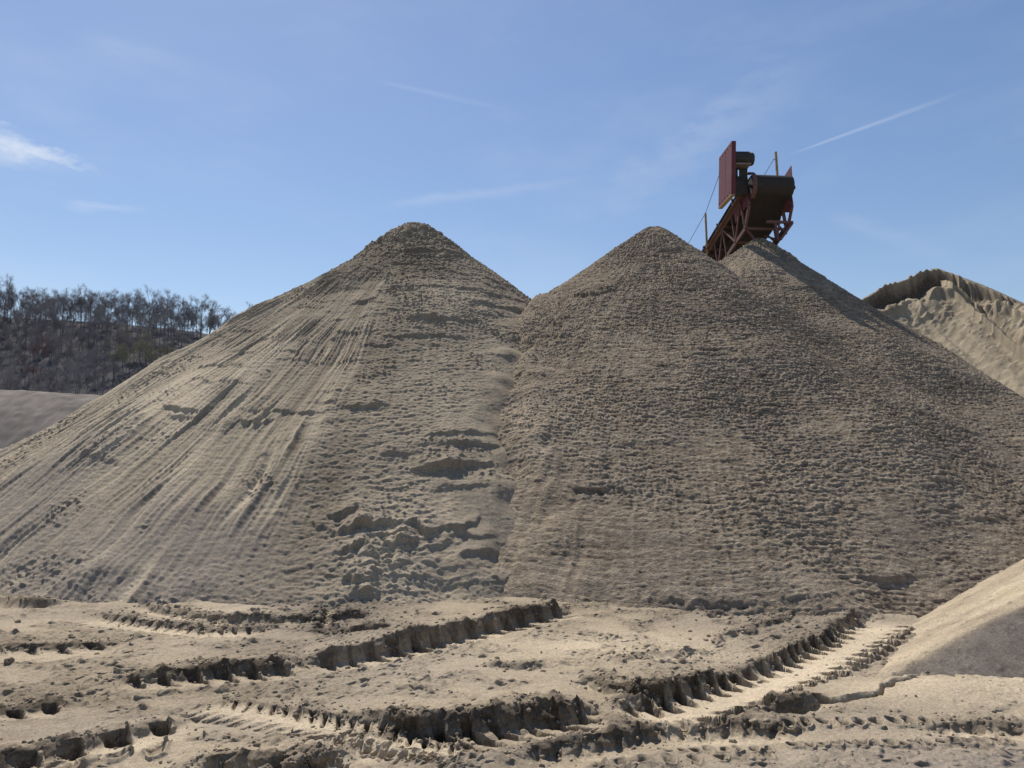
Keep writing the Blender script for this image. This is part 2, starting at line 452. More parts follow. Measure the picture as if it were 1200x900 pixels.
# ---- the two rough coarse piles
def rough_pile(p, face, span, nt, nr, seed, label, others, extra=()):
    p.grid(face, span, nt, nr, 70)
    X, Y, Z, TH, RR = p.X, p.Y, p.Z, p.TH, p.RR
    low = pn(X * .5, Y * .5, Z * .5, seed)
    wx = pn(X * 1.3, Y * 1.3, Z * 1.3, seed + 1)
    a1 = pn(X * 3.2, Y * 3.2, Z * 30 + wx * 1.5, seed + 2)
    a2 = pn(X * 11, Y * 11, Z * 52 + wx * 2, seed + 3)
    a3 = pn(X * 32, Y * 32, Z * 62, seed + 4)
    c1 = clod(X, Y, Z * 1.3, 19, seed + 5, .10)
    c2 = clod(X, Y, Z * 1.3, 36, seed + 6, .05)
    calm = sst(6.0, 8.2, RR + wx * 1.0)
    amp = (1 - .45 * calm) * (.75 + .55 * pn(X * .8, Y * .8, Z * .8, seed + 7)) * sst(0, .5, RR)
    D = low * .13 + wx * .03 + amp * (a1 * .013 + a2 * .017 + a3 * .012 + c1 * .018 + c2 * .030)
    fan = n2(TH * 22 + wx * .3, RR * .35, seed + 8); D += fan * .018 + (.3 - np.abs(n2(TH * 60 + wx * .3, RR * .6, seed + 18))) * .020 * sst(4.5, 7.0, RR)
    edge = np.zeros_like(X)
    if p is MP:
        gap = Z - LP.z(X, Y); lf = (X < MP.cx) & (TH > math.pi)
        edge = np.exp(-((gap - .22) / .22) ** 2) * lf
        D += .08 * np.exp(-((gap - .30) / .20) ** 2) * lf * (1 + 1.0 * pn(X * 2.2, Y * 2.2, Z * 2.2, 61)) * (1 - .6 * sst(6.0, 7.8, RR))
    toe = sst(p.R - 1.5, p.R - .9, RR)
    D += toe * (pn(X * 2.2, Y * 2.2, Z * 2.2, seed + 19) * .05 + clod(X, Y, Z, 17, seed + 20, .15) * .045)
    p.D = D.copy()
    q = random.Random(seed)
    for i in range(240):
        t = math.radians(face + q.uniform(-span, span)); r = q.uniform(.6, p.R - .8)
        p.ledge(t, r, q.uniform(.1, .4) / max(r, 1.0), q.uniform(.010, .030), L=q.uniform(.06, .22), wander=.05, seed=seed * 10 + i, freq=q.uniform(2, 5))
    for i, a in enumerate(extra):
        LG(p, *a, seed=seed * 20 + i * 3)
    dry = .40 + .66 * (a2 * .45 + c1 * .7 + a1 * .45 + c2 * .4) + .14 * low + .06 * calm + .08 * (1 - sst(0, 2, RR))
    grv = .10 + .25 * pn(X * 1.1, Y * 1.1, Z * 3, seed + 9)
    dry += .26 * edge * (1 - .7 * sst(6.0, 7.6, RR)) * (.6 + .8 * pn(X * 2.5, Y * 2.5, Z * 2.5, 62))  # pale strip: sunlight on the left-facing edge painted into the colour
    ob = p.finish('sand_pile', M_MID, rgba(dry, grv), others=others)
    tag(ob, label, 'sand pile', 'big sand piles')
    return ob
rough_pile(MP, 262, 98, 1800, 860, 31, 'rough clodded sand pile in the middle, in front of the conveyor', (LP, RP),
    [(690, 345, 30, .09, .3, .25), (650, 395, 25, .05, .3, .2), (700, 572, 45, .05, .3, .06), (900, 480, 20, .03, .3, .1),
     (1040, 680, 40, .05, .25, .03), (830, 705, 60, .05, .25, .05), (990, 720, 40, .04, .2, .04), (770, 716, 60, .05, .2, .05)])
print('mid', time.time() - T0)
rough_pile(RP, 268, 98, 1600, 860, 57, 'steep coarse sand pile right under the conveyor head, partly in its shadow', (MP,),
    [(1060, 560, 40, .03, .3, .1), (1080, 645, 45, .05, .25, .03), (960, 340, 16, .05, .3, .1)])
print('right', time.time() - T0)

# ------------------------------------------------------------------ far right pile with collapsed crest
def far_pile():
    cx, cy = 15.6, 29.5
    peak = at_depth(1100, 316, 28.6)
    H = peak[2]
    gx = np.concatenate([np.linspace(-14, -5.6, 20)[:-1], np.linspace(-5.6, 6.5, 620), np.linspace(6.5, 16, 24)[1:]])
    gy = np.concatenate([np.linspace(-14, -9.5, 8)[:-1], np.linspace(-9.5, 1.2, 560), np.linspace(1.2, 14, 30)[1:]])
    GX, GY = np.meshgrid(gx, gy, indexing='ij')
    px_, py_ = peak[0], peak[1]
    # undisturbed top surface
    dx = GX; dy = GY
    tl = np.where(dx < 0, .30 * np.abs(dx) + .02 * dx * dx, .33 * dx + .035 * dx * dx)
    front = np.clip(-dy, 0, None); back = np.clip(dy, 0, None)
    Tt = lambda dx, dy: H - np.where(dx < 0, .27 * np.abs(dx) + .045 * dx * dx, .30 * dx + .035 * dx * dx) - .50 * np.clip(-dy, 0, None) - .62 * np.clip(dy, 0, None)
    wob = n2(gx * .5, gx * 0, 71)
    scal = np.abs(n2(gx * 1.3, gx * 0 + 2, 72)) * .8 + np.abs(n2(gx * 9, gx * 0 + 4, 73)) * .16
    # plan line of the break: at the crest on the left, running down the front on the right
    ys = np.interp(gx, [-14, -4.5, -3.0, -1.9, -.45, -.05, .5, 1.3, 2.2, 3.2, 4.5, 6, 16], [-1.5, -.6, -.2, .0, .02, -.15, -1.0, -2.1, -3.2, -4.2, -5.2, -6, -8])
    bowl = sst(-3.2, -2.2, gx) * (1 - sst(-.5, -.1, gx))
    sw = gx / .34 + n2(gx * 1.6, gx * 0 + 9, 78) * 1.4; sw = sw - np.floor(sw)
    ys = ys - (1 - sw) * .34 * sst(-.2, .4, gx) * (.6 + .8 * np.abs(n2(gx * 2.2, gx * 0 + 3, 79)))
    ys = ys + wob * .2 - scal * (1 - bowl * .85) * sst(-.6, .3, gx) - scal * .12
    cl = np.interp(gx, [-14, -4.5, -3.4, -2.3, -1.2, -.3, .6, 1.6, 2.6, 3.6, 5, 7, 16], [.05, .10, .22, .60, .85, .62, .42, .36, .34, .45, .5, .3, 0])
    YS = ys[:, None]; cln = np.where(gx > -.2, np.clip(.75 + 1.3 * n2(gx * 1.7, gx * 0, 74), .05, 1.5), 1.0); CL = (cl * cln)[:, None] * (1 + .25 * n2(GX * 2, GY * .5, 75))
    edge = YS + n2(GX * 4, GY * 4, 75) * .05
    q = edge - GY                      # > 0 in front of the break
    topz = Tt(GX, GY); te = Tt(GX, np.broadcast_to(YS, GX.shape))
    talus = te - CL - .66 * np.clip(q, 0, None)
    talus += n2(GX * 1.5, GY * .2, 76) * .05 + (.3 - np.abs(n2(GX * 3.2, GY * .35, 77))) * .06 + n2(GX * 9, GY * 1.2, 98) * .012
    fl = sst(0.0, (.16 + .16 * sst(-.3, .5, gx))[:, None], q)
    tooth = np.clip(n2(gx * 9, gx * 0 + 5, 97), -.2, 1) * .10 * sst(-3, -2, gx) * (1 - sst(.6, 1.2, gx))
    topz = topz + tooth[:, None] * np.exp(-(q / .25) ** 2)
    # flutes in the cliff
    Zf = np.minimum(topz, topz * (1 - fl) + talus * fl)
    # second break further down right and the crumbled blocks under the cliff
    ys2 = ys - 1.25 - .5 * np.abs(n2(gx * 1.7, gx * 0, 81)) - .35 * np.abs(n2(gx * 4.6, gx * 0, 82))
    sw2 = gx / .55 + n2(gx * 1.1, gx * 0 + 9, 93) * 1.5; sw2 = sw2 - np.floor(sw2); ys2 = ys2 - (1 - sw2) * .5
    q2 = ys2[:, None] - GY
    a2 = (sst(1.2, 2.2, gx) * np.clip(.55 + .9 * n2(gx * 2, gx * 0, 83), 0, 1.3))[:, None]
    Zf += a2 * .75 * (1 - sst(0, .18, q2)) * sst(0.0, .5, q) * np.exp(-np.clip(-q2, 0, None) * .9)
    blk = sst(.0, .5, n2(GX * 1.2, GY * 1.2, 84)) * np.exp(-((q - .9) / .6) ** 2) * sst(-3.8, -2.8, GX) * (1 - bowl[:, None] * .3)
    Zf += blk * (np.abs(n2(GX * 4.5, GY * 4.5, 85)) * .32 + .03)
    # notches and broken blocks lower on the right, and small scarps across the face
    for (x0, d0, wd_, dp, sd0) in ((3.0, 2.4, .45, .75, 1), (3.75, 2.7, .35, .9, 2), (2.2, 2.0, .5, .45, 3), (-.2, .9, .7, .28, 4), (1.1, 2.6, .5, .35, 5), (2.6, 1.3, .5, .4, 6), (-2.4, .8, .8, .3, 7), (.9, 1.2, .4, .3, 8), (3.4, 1.4, .5, .4, 9)):
        qq = q - d0 + n2(GX * 3, GY * .3, 310 + sd0) * .35
        en = np.exp(-((GX - x0 + n2(GX * .5, GY * 2, 320 + sd0) * .2) / wd_) ** 4)
        Zf += en * dp * np.where(qq < 0, np.exp(qq / .7), np.exp(-qq / .06))
    hump = np.exp(-(((GX + 1.35) / 1.0) ** 2)) * np.exp(-((q - .9) / .7) ** 2) * .42
    Zf += hump
    Zf += n2(GX * 6, GY * 6, 86) * .015 * (1 + 2 * fl * np.exp(-q / 2)) + n2(GX * 14, GY * 14, 87) * .008 + n2(GX * .6, GY * .6, 88) * .04 * fl
    lumps = np.clip(n2(GX * 8, GY * 8, 89) - .2, 0, 1) * .09 * sst(.2, .6, n2(GX * .8, GY * .8, 90) + .4 * np.exp(-q / 1.5)) * fl
    Zf += lumps
    Zf += np.clip(n2(GX * 5, GY * 7, 350), 0, 1) * .12 * sst(-.1, .4, n2(GX * .9, GY * .9, 351) + .25 - .12 * q) * fl + n2(GX * 25, GY * 25, 352) * .006 + np.abs(n2(GX * 4.5 + GY * .5, GY * .5, 353)) * -.05 * fl * sst(1.2, 2.5, q)
    Zf = np.maximum(Zf, -.4)
    dry = .62 + .15 * n2(GX * 2, GY * .4, 91) + .16 * n2(GX * 7, GY * .8, 94) - (.45 + .45 * bowl[:, None]) * fl * (1 - sst(.25, .5, q)) - .8 * lumps / .09 * .25 + .1 * n2(GX * .5, GY * .5, 92) - .15 * (1 - fl)  # cliff and bowl darkened here: their shadow is painted into the colour
    P = np.stack([GX + px_, GY + py_, Zf], axis=-1)
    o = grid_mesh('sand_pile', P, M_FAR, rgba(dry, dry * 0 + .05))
    tag(o, 'distant pale sand pile at the far right with a collapsed fluted crest', 'sand pile', 'big sand piles')
far_pile()

# ------------------------------------------------------------------ near right pile: bright left slope, grey front
A0 = np.array(at(1035, 778)); 
def near_pile_z(x, y):
    n1 = n2(x * .8, y * .8, 201)
    front = .60 * (y - 5.50 - .05 * n1) + .03 * (x - 3)
    leftp = .42 * (x - 2.98 - .68 * (y - 6.1)) + .03 * n1
    lx = np.clip(leftp, 0, None)
    k = .035
    m = np.minimum(front, leftp)
    zz = m - k * np.log(np.exp(-(front - m) / k) + np.exp(-(leftp - m) / k))
    top = 2.1 - .62 * np.clip(np.hypot(x - 9.5, (y - 9.3)) - .6, 0, None) * .4
    back = .62 * (10.4 - y) + .12 * (x - 3)
    rightp = .62 * (13.5 - x)
    return np.minimum(np.minimum(zz, back), np.minimum(rightp, 2.1 + .1 * n1))
def near_pile():
    gx = np.concatenate([np.linspace(1.4, 6.6, 620), np.linspace(6.6, 14, 60)[1:]])
    gy = np.concatenate([np.linspace(3.2, 4.6, 30)[:-1], np.linspace(4.6, 9.6, 560), np.linspace(9.6, 15, 40)[1:]])
    GX, GY = np.meshgrid(gx, gy, indexing='ij')
    Z = near_pile_z(GX, GY)
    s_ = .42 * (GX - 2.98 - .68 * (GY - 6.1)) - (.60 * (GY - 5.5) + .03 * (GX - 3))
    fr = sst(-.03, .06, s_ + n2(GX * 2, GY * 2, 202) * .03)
    Z += n2(GX * 3, GY * 3, 203) * .012 + n2(GX * 11, GY * 11, 204) * .005
    fall = n2(GX * 6 + GY * 2.5, GY * .9, 205)
    Z += fall * .012 * fr + np.clip(n2(GX * 22, GY * 22, 208) - .36, 0, 1) * .03 * (1 - .5 * fr) + (.3 - np.abs(n2(GX * 2.2 - GY * 1.2, GX * .6 + GY * .9, 209))) * .03 * (1 - fr)
    dry = .66 - .56 * fr + .25 * n2(GX * 1.3 + GY, GY * 5 - GX * 2, 206) + .1 * fall  # front darkened with painted shade on top of its gravel grey
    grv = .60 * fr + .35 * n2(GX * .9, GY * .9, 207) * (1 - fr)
    keep = Z > -.25
    P = np.stack([GX, GY, Z], axis=-1)
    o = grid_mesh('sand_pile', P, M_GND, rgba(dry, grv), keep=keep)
    tag(o, 'near sand pile at the right edge with a sunlit left slope and smooth grey front', 'sand pile')
near_pile()
print('near', time.time() - T0)

# ------------------------------------------------------------------ low grey pile at the left, far
def grey_pile():
    g = np.linspace(-1, 1, 260)
    GX, GY = np.meshgrid(g * 58, g * 26, indexing='ij')
    r = np.sqrt((GX / 52) ** 2 + (GY / 22) ** 2)
    cy = 135.0; top = at_depth(60, 462, cy)
    Z = top[2] * np.clip(1.06 - r ** 1.9, -.1, 1.06)
    Z += n2(GX * .12, GY * .12, 301) * .6 + n2(GX * .6, GY * .6, 302) * .12 + n2(GX * 1.8, GY * .5, 303) * .10
    dry = .55 + .6 * n2(GX * .5, GY * .2, 304) + .5 * n2(GX * 1.6, GY * .6, 305)
    P = np.stack([GX + top[0] - 6, GY + cy, Z], axis=-1)
    o = grid_mesh('gravel_pile', P, M_GREY, rgba(dry, dry * 0 + .3), keep=Z > -.4)
    tag(o, 'low rounded grey gravel pile in the distance at the left, below the wooded hill', 'gravel pile')
grey_pile()

# ------------------------------------------------------------------ ground with wheel ruts
def polyco(x, y, pts):
    """distance along (s) and signed distance across (t, + = left of travel) for a polyline"""
    best = np.full(x.shape, 1e9); S = np.zeros(x.shape); Tt = np.zeros(x.shape); acc = 0.0
    for i in range(len(pts) - 1):
        a = np.array(pts[i]); b = np.array(pts[i + 1]); d = b - a; L = np.linalg.norm(d); d = d / L
        rx, ry = x - a[0], y - a[1]
        s_ = rx * d[0] + ry * d[1]; t_ = -rx * d[1] + ry * d[0]
        lo = -1e9 if i == 0 else 0.0; hi = 1e9 if i == len(pts) - 2 else L
        sc = np.clip(s_, lo, hi); dist = np.hypot(s_ - sc, t_)
        m = dist < best
        best = np.where(m, dist, best); S = np.where(m, acc + s_, S); Tt = np.where(m, t_ if i < 0 else np.sign(t_) * dist, Tt)
        acc += L
    return S, Tt, acc

RUTS = []
def rut(pts_px, w, d, bf=.06, bn=.03, p=.24, dl=.05, slant=.5, both=True, duty=.42, e0=.25, wall=.03, end=(.3, .3), seed=0, dryf=.25, scallop=.025, rough=0.0, jag=.05, bw=.13):
    """pts_px: centre line of the rut in the photograph, left to right"""
    RUTS.append(dict(pts=[at(*q) for q in pts_px], w=w, d=d, bf=bf, bn=bn, p=p, dl=dl, slant=slant, both=both, duty=duty, e0=e0, wall=wall, end=end, seed=seed, dryf=dryf, scallop=scallop, rough=rough, jag=jag, bw=bw))

# upper rut with the clean dark wall
rut([(330, 788), (420, 778), (520, 756), (672, 718)], .19, .055, bf=.105, bn=.0, p=.21, dl=.05, slant=-.2, both=False, e0=.15, end=(.5, .06), seed=1, scallop=.018, jag=.035, bw=.30)
# left rut with the long lugs
rut([(100, 804), (180, 800), (260, 793), (345, 788)], .17, .05, bf=.075, bn=.0, p=.20, dl=.06, slant=-.6, both=False, e0=.1, end=(.45, .15), seed=2, scallop=.03, bw=.2)
# bottom left corner, deep lugs
rut([(-60, 925), (60, 893), (150, 868), (240, 848)], .19, .05, bf=.07, bn=.01, p=.22, dl=.10, slant=.1, both=True, e0=.15, end=(.1, .25), seed=3, scallop=.05, bw=.2)
# centre, deep wall and crumbled end
rut([(370, 872), (470, 874), (560, 868), (640, 856), (720, 848)], .22, .07, bf=.12, bn=.0, p=.17, dl=.075, slant=-.5, both=False, e0=.0, end=(.35, .25), seed=4, scallop=.03, rough=.05, jag=.09, bw=.28)
# big clear tyre track on the right
rut([(740, 848), (800, 836), (870, 812), (950, 780), (1045, 726)], .27, .05, bf=.085, bn=.015, p=.165, dl=.085, slant=-.12, both=True, e0=.12, end=(.25, .3), seed=5, dryf=.55, scallop=.035, jag=.06, bw=.2)
# bottom, low long wall
rut([(610, 905), (700, 884), (790, 866), (900, 862), (960, 866)], .15, .04, bf=.05, bn=.0, p=.13, dl=.02, both=False, end=(.3, .3), seed=6, scallop=.02, rough=.04, jag=.06, bw=.22)
rut([(1080, 862), (1150, 858), (1230, 862), (1290, 870)], .12, .03, bf=.045, bn=.0, p=.2, dl=.02, both=False, end=(.3, .1), seed=7, rough=.03)
rut([(-60, 712), (10, 712), (60, 716)], .12, .03, bf=.08, bn=.0, p=.3, dl=.02, both=False, end=(.1, .2), seed=8, rough=.03)
rut([(-60, 842), (0, 838), (70, 832)], .12, .03, bf=.035, bn=.0, p=.21, dl=.05, slant=-.5, both=False, e0=0, end=(.1, .1), seed=9)
# bank of broken crust at the bottom edge
rut([(190, 918), (260, 905), (330, 898), (400, 902)], .13, .05, bf=.09, bn=.0, p=.3, dl=.03, both=False, end=(.3, .1), seed=10, rough=.08, jag=.10, bw=.2)
# rough berm left part of the big track, with a second broken line above it
rut([(665, 798), (700, 806), (740, 818), (790, 822)], .05, .04, bf=.075, bn=.0, p=.3, dl=.0, both=False, end=(.15, .15), seed=16, rough=.05, jag=.07, bw=.14)
rut([(715, 775), (760, 770), (800, 768), (840, 760)], .04, .02, bf=.04, bn=.0, p=.3, dl=.0, both=False, end=(.15, .15), seed=17, rough=.06, jag=.08, bw=.10)
rut([(840, 752), (890, 735), (930, 724), (985, 712)], .05, .02, bf=.05, bn=.0, p=.3, dl=.0, both=False, end=(.15, .15), seed=18, rough=.05, jag=.06, bw=.12)
rut([(900, 836), (940, 833), (975, 826)], .07, .06, bf=.07, bn=.0, p=.3, dl=.01, both=False, end=(.1, .15), seed=11, rough=.03)
rut([(830, 725), (862, 719), (890, 716)], .05, .02, bf=.07, bn=.0, p=.3, dl=.01, both=False, end=(.1, .1), seed=19, bw=.1)
rut([(560, 782), (600, 786), (640, 784)], .04, .02, bf=.06, bn=.0, p=.3, dl=.01, both=False, end=(.1, .1), seed=20, rough=.05, bw=.08)
rut([(360, 742), (400, 748), (460, 745)], .06, .02, bf=.04, bn=.0, p=.3, dl=.01, both=False, end=(.1, .1), seed=21, rough=.05, bw=.08)
# shallow old prints
rut([(95, 726), (170, 738), (240, 745), (330, 742)], .16, .015, bf=.02, bn=.0, p=.12, dl=.035, slant=.3, both=True, e0=.0, end=(.2, .3), seed=12)
rut([(150, 714), (260, 733), (380, 730), (440, 724)], .10, .015, bf=.06, bn=.0, p=.3, dl=.01, both=False, end=(.2, .2), seed=13, rough=.02)
rut([(-30, 770), (60, 768), (150, 762)], .22, .015, bf=.02, bn=.0, p=.26, dl=.04, slant=.8, both=True, e0=.0, end=(.2, .3), seed=14)
rut([(378, 742), (395, 700)], .08, .02, bf=.0, bn=.0, p=.12, dl=.03, both=True, e0=.0, end=(.1, .1), seed=15)
rut([(230, 824), (330, 842), (430, 862), (560, 895)], .16, .015, bf=.02, bn=.0, p=.10, dl=.045, slant=.5, both=True, e0=.0, end=(.2, .3), seed=22)

DOTS = []
def dots(a, b, n, r, depth, rows=1, gap=0.14, el=1.6, seed=0):
    DOTS.append((np.array(at(*a)), np.array(at(*b)), n, r, depth, rows, gap, el, seed))
dots((925, 851), (1085, 849), 9, .028, .05)
dots((930, 880), (1180, 872), 17, .026, .05)
dots((700, 899), (900, 890), 8, .03, .03)
dots((780, 880), (900, 884), 8, .022, .025)
dots((395, 862), (545, 897), 15, .022, .03, rows=2, gap=.085, el=1.6)
dots((60, 893), (180, 880), 4, .042, .06, rows=1)

def ground(x, y):
    x = np.asarray(x, float); y = np.asarray(y, float); shp = x.shape
    x = x.ravel(); y = y.ravel()
    r = np.hypot(x, y)
    z = n2(x * .05, y * .05, 501) * .15 * sst(14, 60, r)
    dry = .55 + .25 * n2(x * .7, y * .7, 502); grv = .12 + .35 * n2(x * .5, y * .9, 503)
    near = np.where((r < 13))[0]
    X = x[near]; Y = y[near]
    zz = n2(X * .55, Y * .55, 504) * .05 + n2(X * 1.6, Y * 1.9, 505) * .022
    patch = sst(-.15, .45, n2(X * .9, Y * 1.3, 506))
    patch = np.maximum(patch, .9 * sst(-.1, .3, n2(X * 2.6, Y * 3.4, 517)))
    zz += n2(X * 4, Y * 5, 507) * (.006 + .014 * patch) + n2(X * 11, Y * 13, 508) * (.002 + .010 * patch) + n2(X * 27, Y * 31, 509) * (.0012 + .005 * patch)
    cl = np.clip(n2(X * 13, Y * 13, 510) - .30, 0, 1) * .07 + np.clip(n2(X * 27, Y * 27, 511) - .28, 0, 1) * .035
    zz += cl * (.08 + .8 * patch)
    # foot of the piles: spread sand rises a little
    zz += .05 * sst(7.0, 8.3, Y)
    # low bank swelling in front right
    c = at(1130, 812); q = ((X - c[0]) / 1.0) ** 2 + ((Y - c[1]) / .42) ** 2
    hum = np.exp(-q * 1.2); zz = zz * (1 - .6 * hum) + .07 * hum
    dd = dry[near] - .15 * patch + .25 * hum - .6 * cl
    gg = grv[near] * (1 - hum)
    c = at(1050, 864); cm_ = np.exp(-(((X - c[0]) / 1.0) ** 2 + ((Y - c[1]) / .22) ** 2)); zz = zz * (1 - .8 * cm_); dd = dd + .12 * cm_
    c = at(1110, 905); q = ((X - c[0]) / 1.1) ** 2 + ((Y - c[1]) / .35) ** 2
    hm2 = np.exp(-q * 1.5); zz += .03 * hm2; gg += .55 * hm2
    c = at(740, 755); q = ((X - c[0]) / .8) ** 2 + ((Y - c[1]) / .5) ** 2; dd += .18 * np.exp(-q)
    for R_ in RUTS:
        pts = np.array(R_['pts']); m_ = R_['w'] + .7
        k = np.where((X > pts[:, 0].min() - m_) & (X < pts[:, 0].max() + m_) & (Y > pts[:, 1].min() - m_) & (Y < pts[:, 1].max() + m_))[0]
        if len(k) == 0: continue
        s, t, L = polyco(X[k], Y[k], R_['pts']); sd_ = R_['seed'] * 10 + 600; w = R_['w']
        env = 1.0 * sst(-.05, R_['end'][0], s + n2(t * 5, s * 3, sd_ + 8) * .06) * (1 - sst(L - R_['end'][1], L + .05, s + n2(t * 5, s * 3, sd_ + 9) * .06))
        dv = R_['d'] * (1 + .25 * n2(s * 2, s * 0, sd_))
        per = np.cos(2 * np.pi * s / R_['p'])
        tf = t + n2(s * 2.2, t * 1.5, sd_ + 1) * R_['jag'] + n2(s * 9, t * 5, sd_ + 2) * R_['jag'] * .4 + per * R_['scallop'] * .30 + n2(s * 4.5, t * 1, sd_ + 15) * .018 + np.abs(n2(s * 5, t * 2, sd_ + 11)) * R_['jag'] * .4
        inside = sst(w + .03, w - R_['wall'], tf)
        fl_in = inside * sst(-w - .02, -w + .10, t)
        inside = inside * (.25 * sst(-w - .02, -w + .06, t) + .75 * sst(-w, w * .75, t))
        zf = -env * dv * inside
        bx = (tf - w)
        berm = .66 * np.where(bx > 0, np.exp(-(bx / R_['bw']) ** 2), np.exp(-(bx / .03) ** 2)) * R_['bf'] * (.85 + .5 * n2(s * 2.2, t * 1.5, sd_ + 3))
        lump = np.clip(n2(s * 8, t * 8, sd_ + 4) - .05, 0, 1) * .26 + np.clip(n2(s * 22, t * 22, sd_ + 12) - .1, 0, 1) * .14
        zone = np.exp(-((tf - w - .06) / (R_['bw'] * 1.0)) ** 2)
        berm = berm + zone * lump * (R_['bf'] * .9 + R_['rough'])
        bx2 = (-w - t); bermn = np.exp(-(bx2 / .07) ** 2) * R_['bn'] * (.7 + .9 * n2(s * 4, t * 3, sd_ + 5))
        e = np.abs(t + .0) / w
        if not R_['both']: e = np.clip((t + w) / (2 * w), 0, 1)
        ph = (s + R_['slant'] * (np.abs(t) if R_['both'] else -t) + n2(s * 3, t * 3, sd_ + 10) * .012) / R_['p']
        if R_['both']: ph = ph + np.where(t > 0, 0, .5)
        ph = ph - np.floor(ph)
        tap = sst(R_['e0'], 1.0, e) * sst(w * 1.12, w * .98, np.abs(t)); side = np.where(t > 0, 1.0, .9) if R_['both'] else 1.0
        wd = .30 + .28 * e
        pulse = sst(1 - wd, 1 - wd * .55, ph) * (1 - sst(.93, 1.0, ph)); rid = np.exp(-(np.minimum(ph, 1 - ph) / .085) ** 2)
        g = (pulse * tap * 1.15 - rid * tap * .45) * R_['dl'] * side * (.8 + .5 * n2(s * 2.5, t * 2, sd_ + 13))
        flat = 1 - env * fl_in * .85
        rough = env * inside * R_['rough'] * (np.clip(n2(s * 12, t * 12, sd_ + 6), 0, 1) * .8 + np.clip(n2(s * 5, t * 5, sd_ + 7), 0, 1) * .6) * sst(-w * .2, w * .7, t)
        zz[k] = zz[k] * flat + zf + env * (berm + bermn - g) + rough
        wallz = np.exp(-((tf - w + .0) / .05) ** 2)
        dd[k] += env * (fl_in * R_['dryf'] - .08 * zone - .35 * wallz - 4 * np.clip(g, 0, .1) * fl_in)  # walls and lug grooves carry painted shade, not moisture
        gg[k] *= (1 - .8 * env * fl_in)
    for (a, b, n, rad, dep, rows, gap, el, sd_) in DOTS:
        L = np.linalg.norm(b - a); u = (b - a) / L; v = np.array([-u[1], u[0]]); rq = np.random.RandomState(int(a[0] * 100 + 900))
        for i in range(n):
            for j in range(rows):
                c = a + u * L * (i + rq.uniform(-.12, .12) + .5 * (j % 2)) / max(n - 1, 1) + v * (j - (rows - 1) / 2) * gap
                k = np.where((np.abs(X - c[0]) < .15) & (np.abs(Y - c[1]) < .15))[0]
                if len(k) == 0: continue
                p_ = (X[k] - c[0]) * u[0] + (Y[k] - c[1]) * u[1]; q_ = (X[k] - c[0]) * v[0] + (Y[k] - c[1]) * v[1]
                d_ = np.sqrt((p_ / rad) ** 2 + (q_ / (rad * el)) ** 2)
                zz[k] += -dep * rq.uniform(.6, 1.2) * (1 - sst(.6, 1.1, d_)) + dep * .35 * np.exp(-((d_ - 1.4) / .3) ** 2)
    # long crack at the foot of the near pile
    ck = [at(1075, 797), at(1045, 808), at(1025, 822), at(985, 827), at(940, 818)]
    s, t, L = polyco(X, Y, ck); t = t + n2(X * 7, Y * 7, 590) * .03
    zz -= .055 * np.exp(-(t / .012) ** 2) * (s > 0) * (s < L); zz += .02 * np.exp(-((t) / .1) ** 2) * (s > 0) * (s < L) * (t < 0)
    z[near] = zz; dry[near] = dd; grv[near] = gg
    return z.reshape(shp), dry.reshape(shp), grv.reshape(shp)

fa = np.radians(38.5)
az = np.concatenate([np.linspace(-fa, fa, 1500), np.linspace(fa, 2 * np.pi - fa, 90)[1:-1]])
dep = 1 / np.linspace(1 / 3.4, 1 / 9.3, 640)
dep = np.concatenate([np.linspace(.3, 3.4, 40)[:-1], dep, np.geomspace(9.3, 16, 60)[1:], np.geomspace(16, 6000, 70)[1:]])
# refine the middle range where the ruts are: even steps there
dep = np.unique(np.round(np.concatenate([dep, np.linspace(3.6, 8.2, 480)]), 5))
AZ, DP = np.meshgrid(az, dep, indexing='ij')
GX = np.sin(AZ) * DP; GY = np.cos(AZ) * DP
gz, gd, gg = ground(GX, GY)
nearm = DP < 9.0
wx_ = np.zeros_like(GX); wy_ = np.zeros_like(GX)
wx_[nearm] = pn(GX[nearm] * 13, GY[nearm] * 13, gz[nearm] * 22, 901) * .012; wy_[nearm] = pn(GX[nearm] * 16, GY[nearm] * 9, gz[nearm] * 30, 902) * .028 + pn(GX[nearm] * 40, GY[nearm] * 25, gz[nearm] * 60, 903) * .007
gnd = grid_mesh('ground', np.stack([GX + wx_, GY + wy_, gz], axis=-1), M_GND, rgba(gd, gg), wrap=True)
tag(gnd, kind='structure')
print('ground', time.time() - T0, len(gnd.data.vertices))

